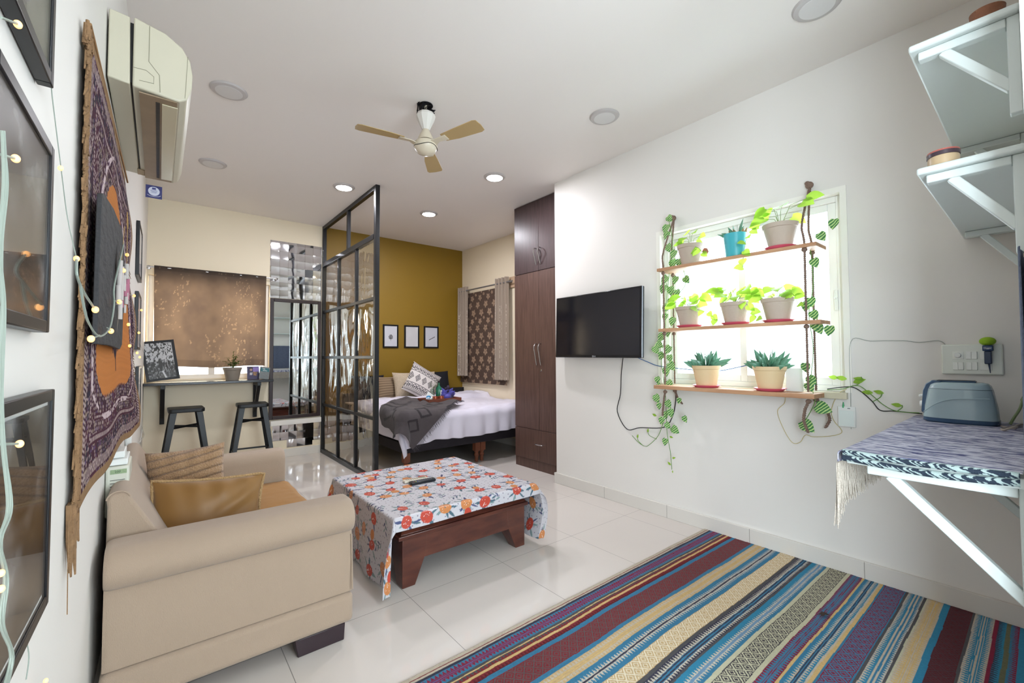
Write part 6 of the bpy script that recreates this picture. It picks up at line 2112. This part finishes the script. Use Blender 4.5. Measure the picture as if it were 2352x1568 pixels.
Zb = Z0c + .0125
loft(MB(), [shell(Zb, .078, .118), shell(Zb + .006, .083, .124), shell(Zb + .020, .083, .124)]).build('base', Mtd, to)
loft(MB(), [shell(Zb + .0205, .082, .122), shell(Zb + .07, .079, .119), shell(Zb + .115, .075, .112), shell(Zb + .152, .072, .106)]).build('body', Mtb, to, smooth=60)
loft(MB(), [shell(Zb + .1535, .0715, .105), shell(Zb + .170, .068, .100), shell(Zb + .180, .058, .090), shell(Zb + .183, .045, .075)]).build('top_cover', Mtb, to, smooth=60)
MB().box(cx_ - .030, cx_ + .036, cy_ - .055, cy_ + .09, Zb + .183, Zb + .190).build('top_panel', Mtd, to, bevel=.003)
b = MB()
for xo in (-.02, .02):
    b.box(cx_ + xo - .009, cx_ + xo + .009, cy_ - .05, cy_ + .07, Zb + .1902, Zb + .1915)
b.build('slot', M_black, to)
b = MB(); b.prism([(cy_ + .100, Zb + .030), (cy_ + .126, Zb + .040), (cy_ + .118, Zb + .14), (cy_ + .108, Zb + .172), (cy_ + .085, Zb + .191), (cy_ + .05, Zb + .188), (cy_ + .095, Zb + .14)], 0, cx_ - .045, cx_ + .045)
b.build('control_panel', Mtd, to, bevel=.006, seg=3)
MB().lathe([(0, .014), (.014, .012), (.017, 0)], (cx_ - .01, cy_ + .121, Zb + .075), 24, Matrix.Rotation(-PI / 2, 3, 'X')).build('dial', M_white, to)
MB().box(cx_ - .02, cx_ + .02, cy_ + .116, cy_ + .136, Zb + .108, Zb + .120).build('lever', M_white, to, bevel=.003)
sw = MB()
P = smooth_pts([(cx_ - .0805, cy_ + .112, Zb + .045), (cx_ - .0795, cy_ + .07, Zb + .085), (cx_ - .0780, cy_ + .02, Zb + .108), (cx_ - .0775, cy_ - .06, Zb + .115), (cx_ - .0735, cy_ - .098, Zb + .117)])
sw.tube(P, .0022, 6).build('body_ridge', Mtb, to)
settle(to, 'pale blue grey toaster with navy base on the striped runner', 'toaster')
o = MB().tube(smooth_pts([(2.80, .135, Z0c + .016), (2.76, .10, Z0c + .014), (2.70, .09, Z0c + .03), (2.66, .12, Z0c + .018), (2.72, .13, Z0c + .014), (2.80, .10, Z0c + .02), (2.90, .08, Z0c + .02)]), .004, 8)
o = o.build('cable', mat('toaster_lead', '#a59a90', .5), None)
settle(o, 'beige mains lead coiled behind the toaster', 'cable')
# small sprig behind the toaster
r = empty('plant_cutting')
MB().tube(smooth_pts([(2.92, .115, Z0c + .014), (2.93, .10, Z0c + .05), (2.95, .085, Z0c + .085), (2.96, .075, Z0c + .13)]), .005, 8).build('stem', mat('cutting_stem', '#8a9a6c', .5), r)
b = MB(); b.leaf((2.955, .08, Z0c + .10), (.2, -.3, 1), (1, 0, 0), .06, .02, .1); b.build('leaf_blade', mat('cutting_leaf', '#6f7f58', .6), r)
settle(r, 'single green cutting standing behind the toaster', 'plant cutting')

# ------------------------------------------------------------------ upper shelves with brackets
def wall_shelf(z, x0, depth, label):
    r = empty('wall_shelf')
    MB().box(x0, RX - .001, .022, depth, z - .022, z).build('board', M_whitepaint, r, bevel=.006)
    for x in (x0 + .035, 2.88):
        MB().box(x - .016, x + .016, .0225, .048, z - .30, z - .0225).build('bracket_upright', M_whitepaint, r, bevel=.003)
        MB().box(x - .016, x + .016, .0485, depth - .02, z - .048, z - .0225).build('bracket_arm', M_whitepaint, r, bevel=.003)
        MB().bar((x, depth - .075, z - .045), (x, .040, z - .225), .026, .024, (1, 0, 0)).build('bracket_brace', M_whitepaint, r, bevel=.003)
    return settle(r, label, 'wall shelf', 'white shelves above the counter')


wall_shelf(1.822, 1.838, .245, 'lower white wall shelf carrying the jar with a red lid')
wall_shelf(2.212, 1.825, .252, 'upper white wall shelf near the ceiling')


def jar(x, y, z, label, r0, h, body, lid):
    r = empty('jar')
    MB().lathe([(0, 0), (r0, 0), (r0 * 1.03, h * .4), (r0, h * .62), (0, h * .62)], (x, y, z), 32).build('jar_body', body, r)
    MB().lathe([(0, h * .63), (r0 * 1.06, h * .63), (r0 * 1.06, h * .88), (0, h * .88)], (x, y, z), 32).build('lid', mat('jar_lid_dark', '#3a2c34', .35), r)
    MB().lathe([(0, h * .885), (r0 * 1.07, h * .885), (r0 * 1.02, h), (0, h)], (x, y, z), 32).build('lid_top', lid, r)
    return settle(r, label, 'jar')


jar(1.885, .188, 1.8225, 'squat clear jar with a dark band and red lid on the lower wall shelf', .036, .046, mat('jar_content', '#b09878', .3), mat('jar_lid_red', '#a0564c', .4))
r = empty('basket')
MB().lathe([(0, 0), (.034, 0), (.038, .045), (.035, .045), (.031, .008), (0, .008)], (1.895, .085, 2.2125), 28).build('basket_body', mat('brown_wicker', '#7a4d34', .7, bump=.8, bscale=80), r)
settle(r, 'small brown basket on the upper wall shelf', 'basket')
# grey blue cloth panel hung on the near wall between counter and shelf
U, V = np.meshgrid(np.linspace(0, 1, 160), np.linspace(0, 1, 90), indexing='ij')
Yc = .030 + .006 * np.sin(U * 60) * (.4 + .6 * (1 - V)) + .008
cl = np.array(S('#5c6478')) * (.8 + .4 * fbm(U * 70, V * 60, 120, 3))[..., None]
o = gridmesh('wall_hanging', colmat('slate_blue_cloth', .9, bump=.5), 1.735 + 1.25 * U, Yc, .97 + .55 * V, None, cl, solid=.003)
settle(o, 'slate blue textured cloth hung on the wall between counter and shelves', 'wall hanging')
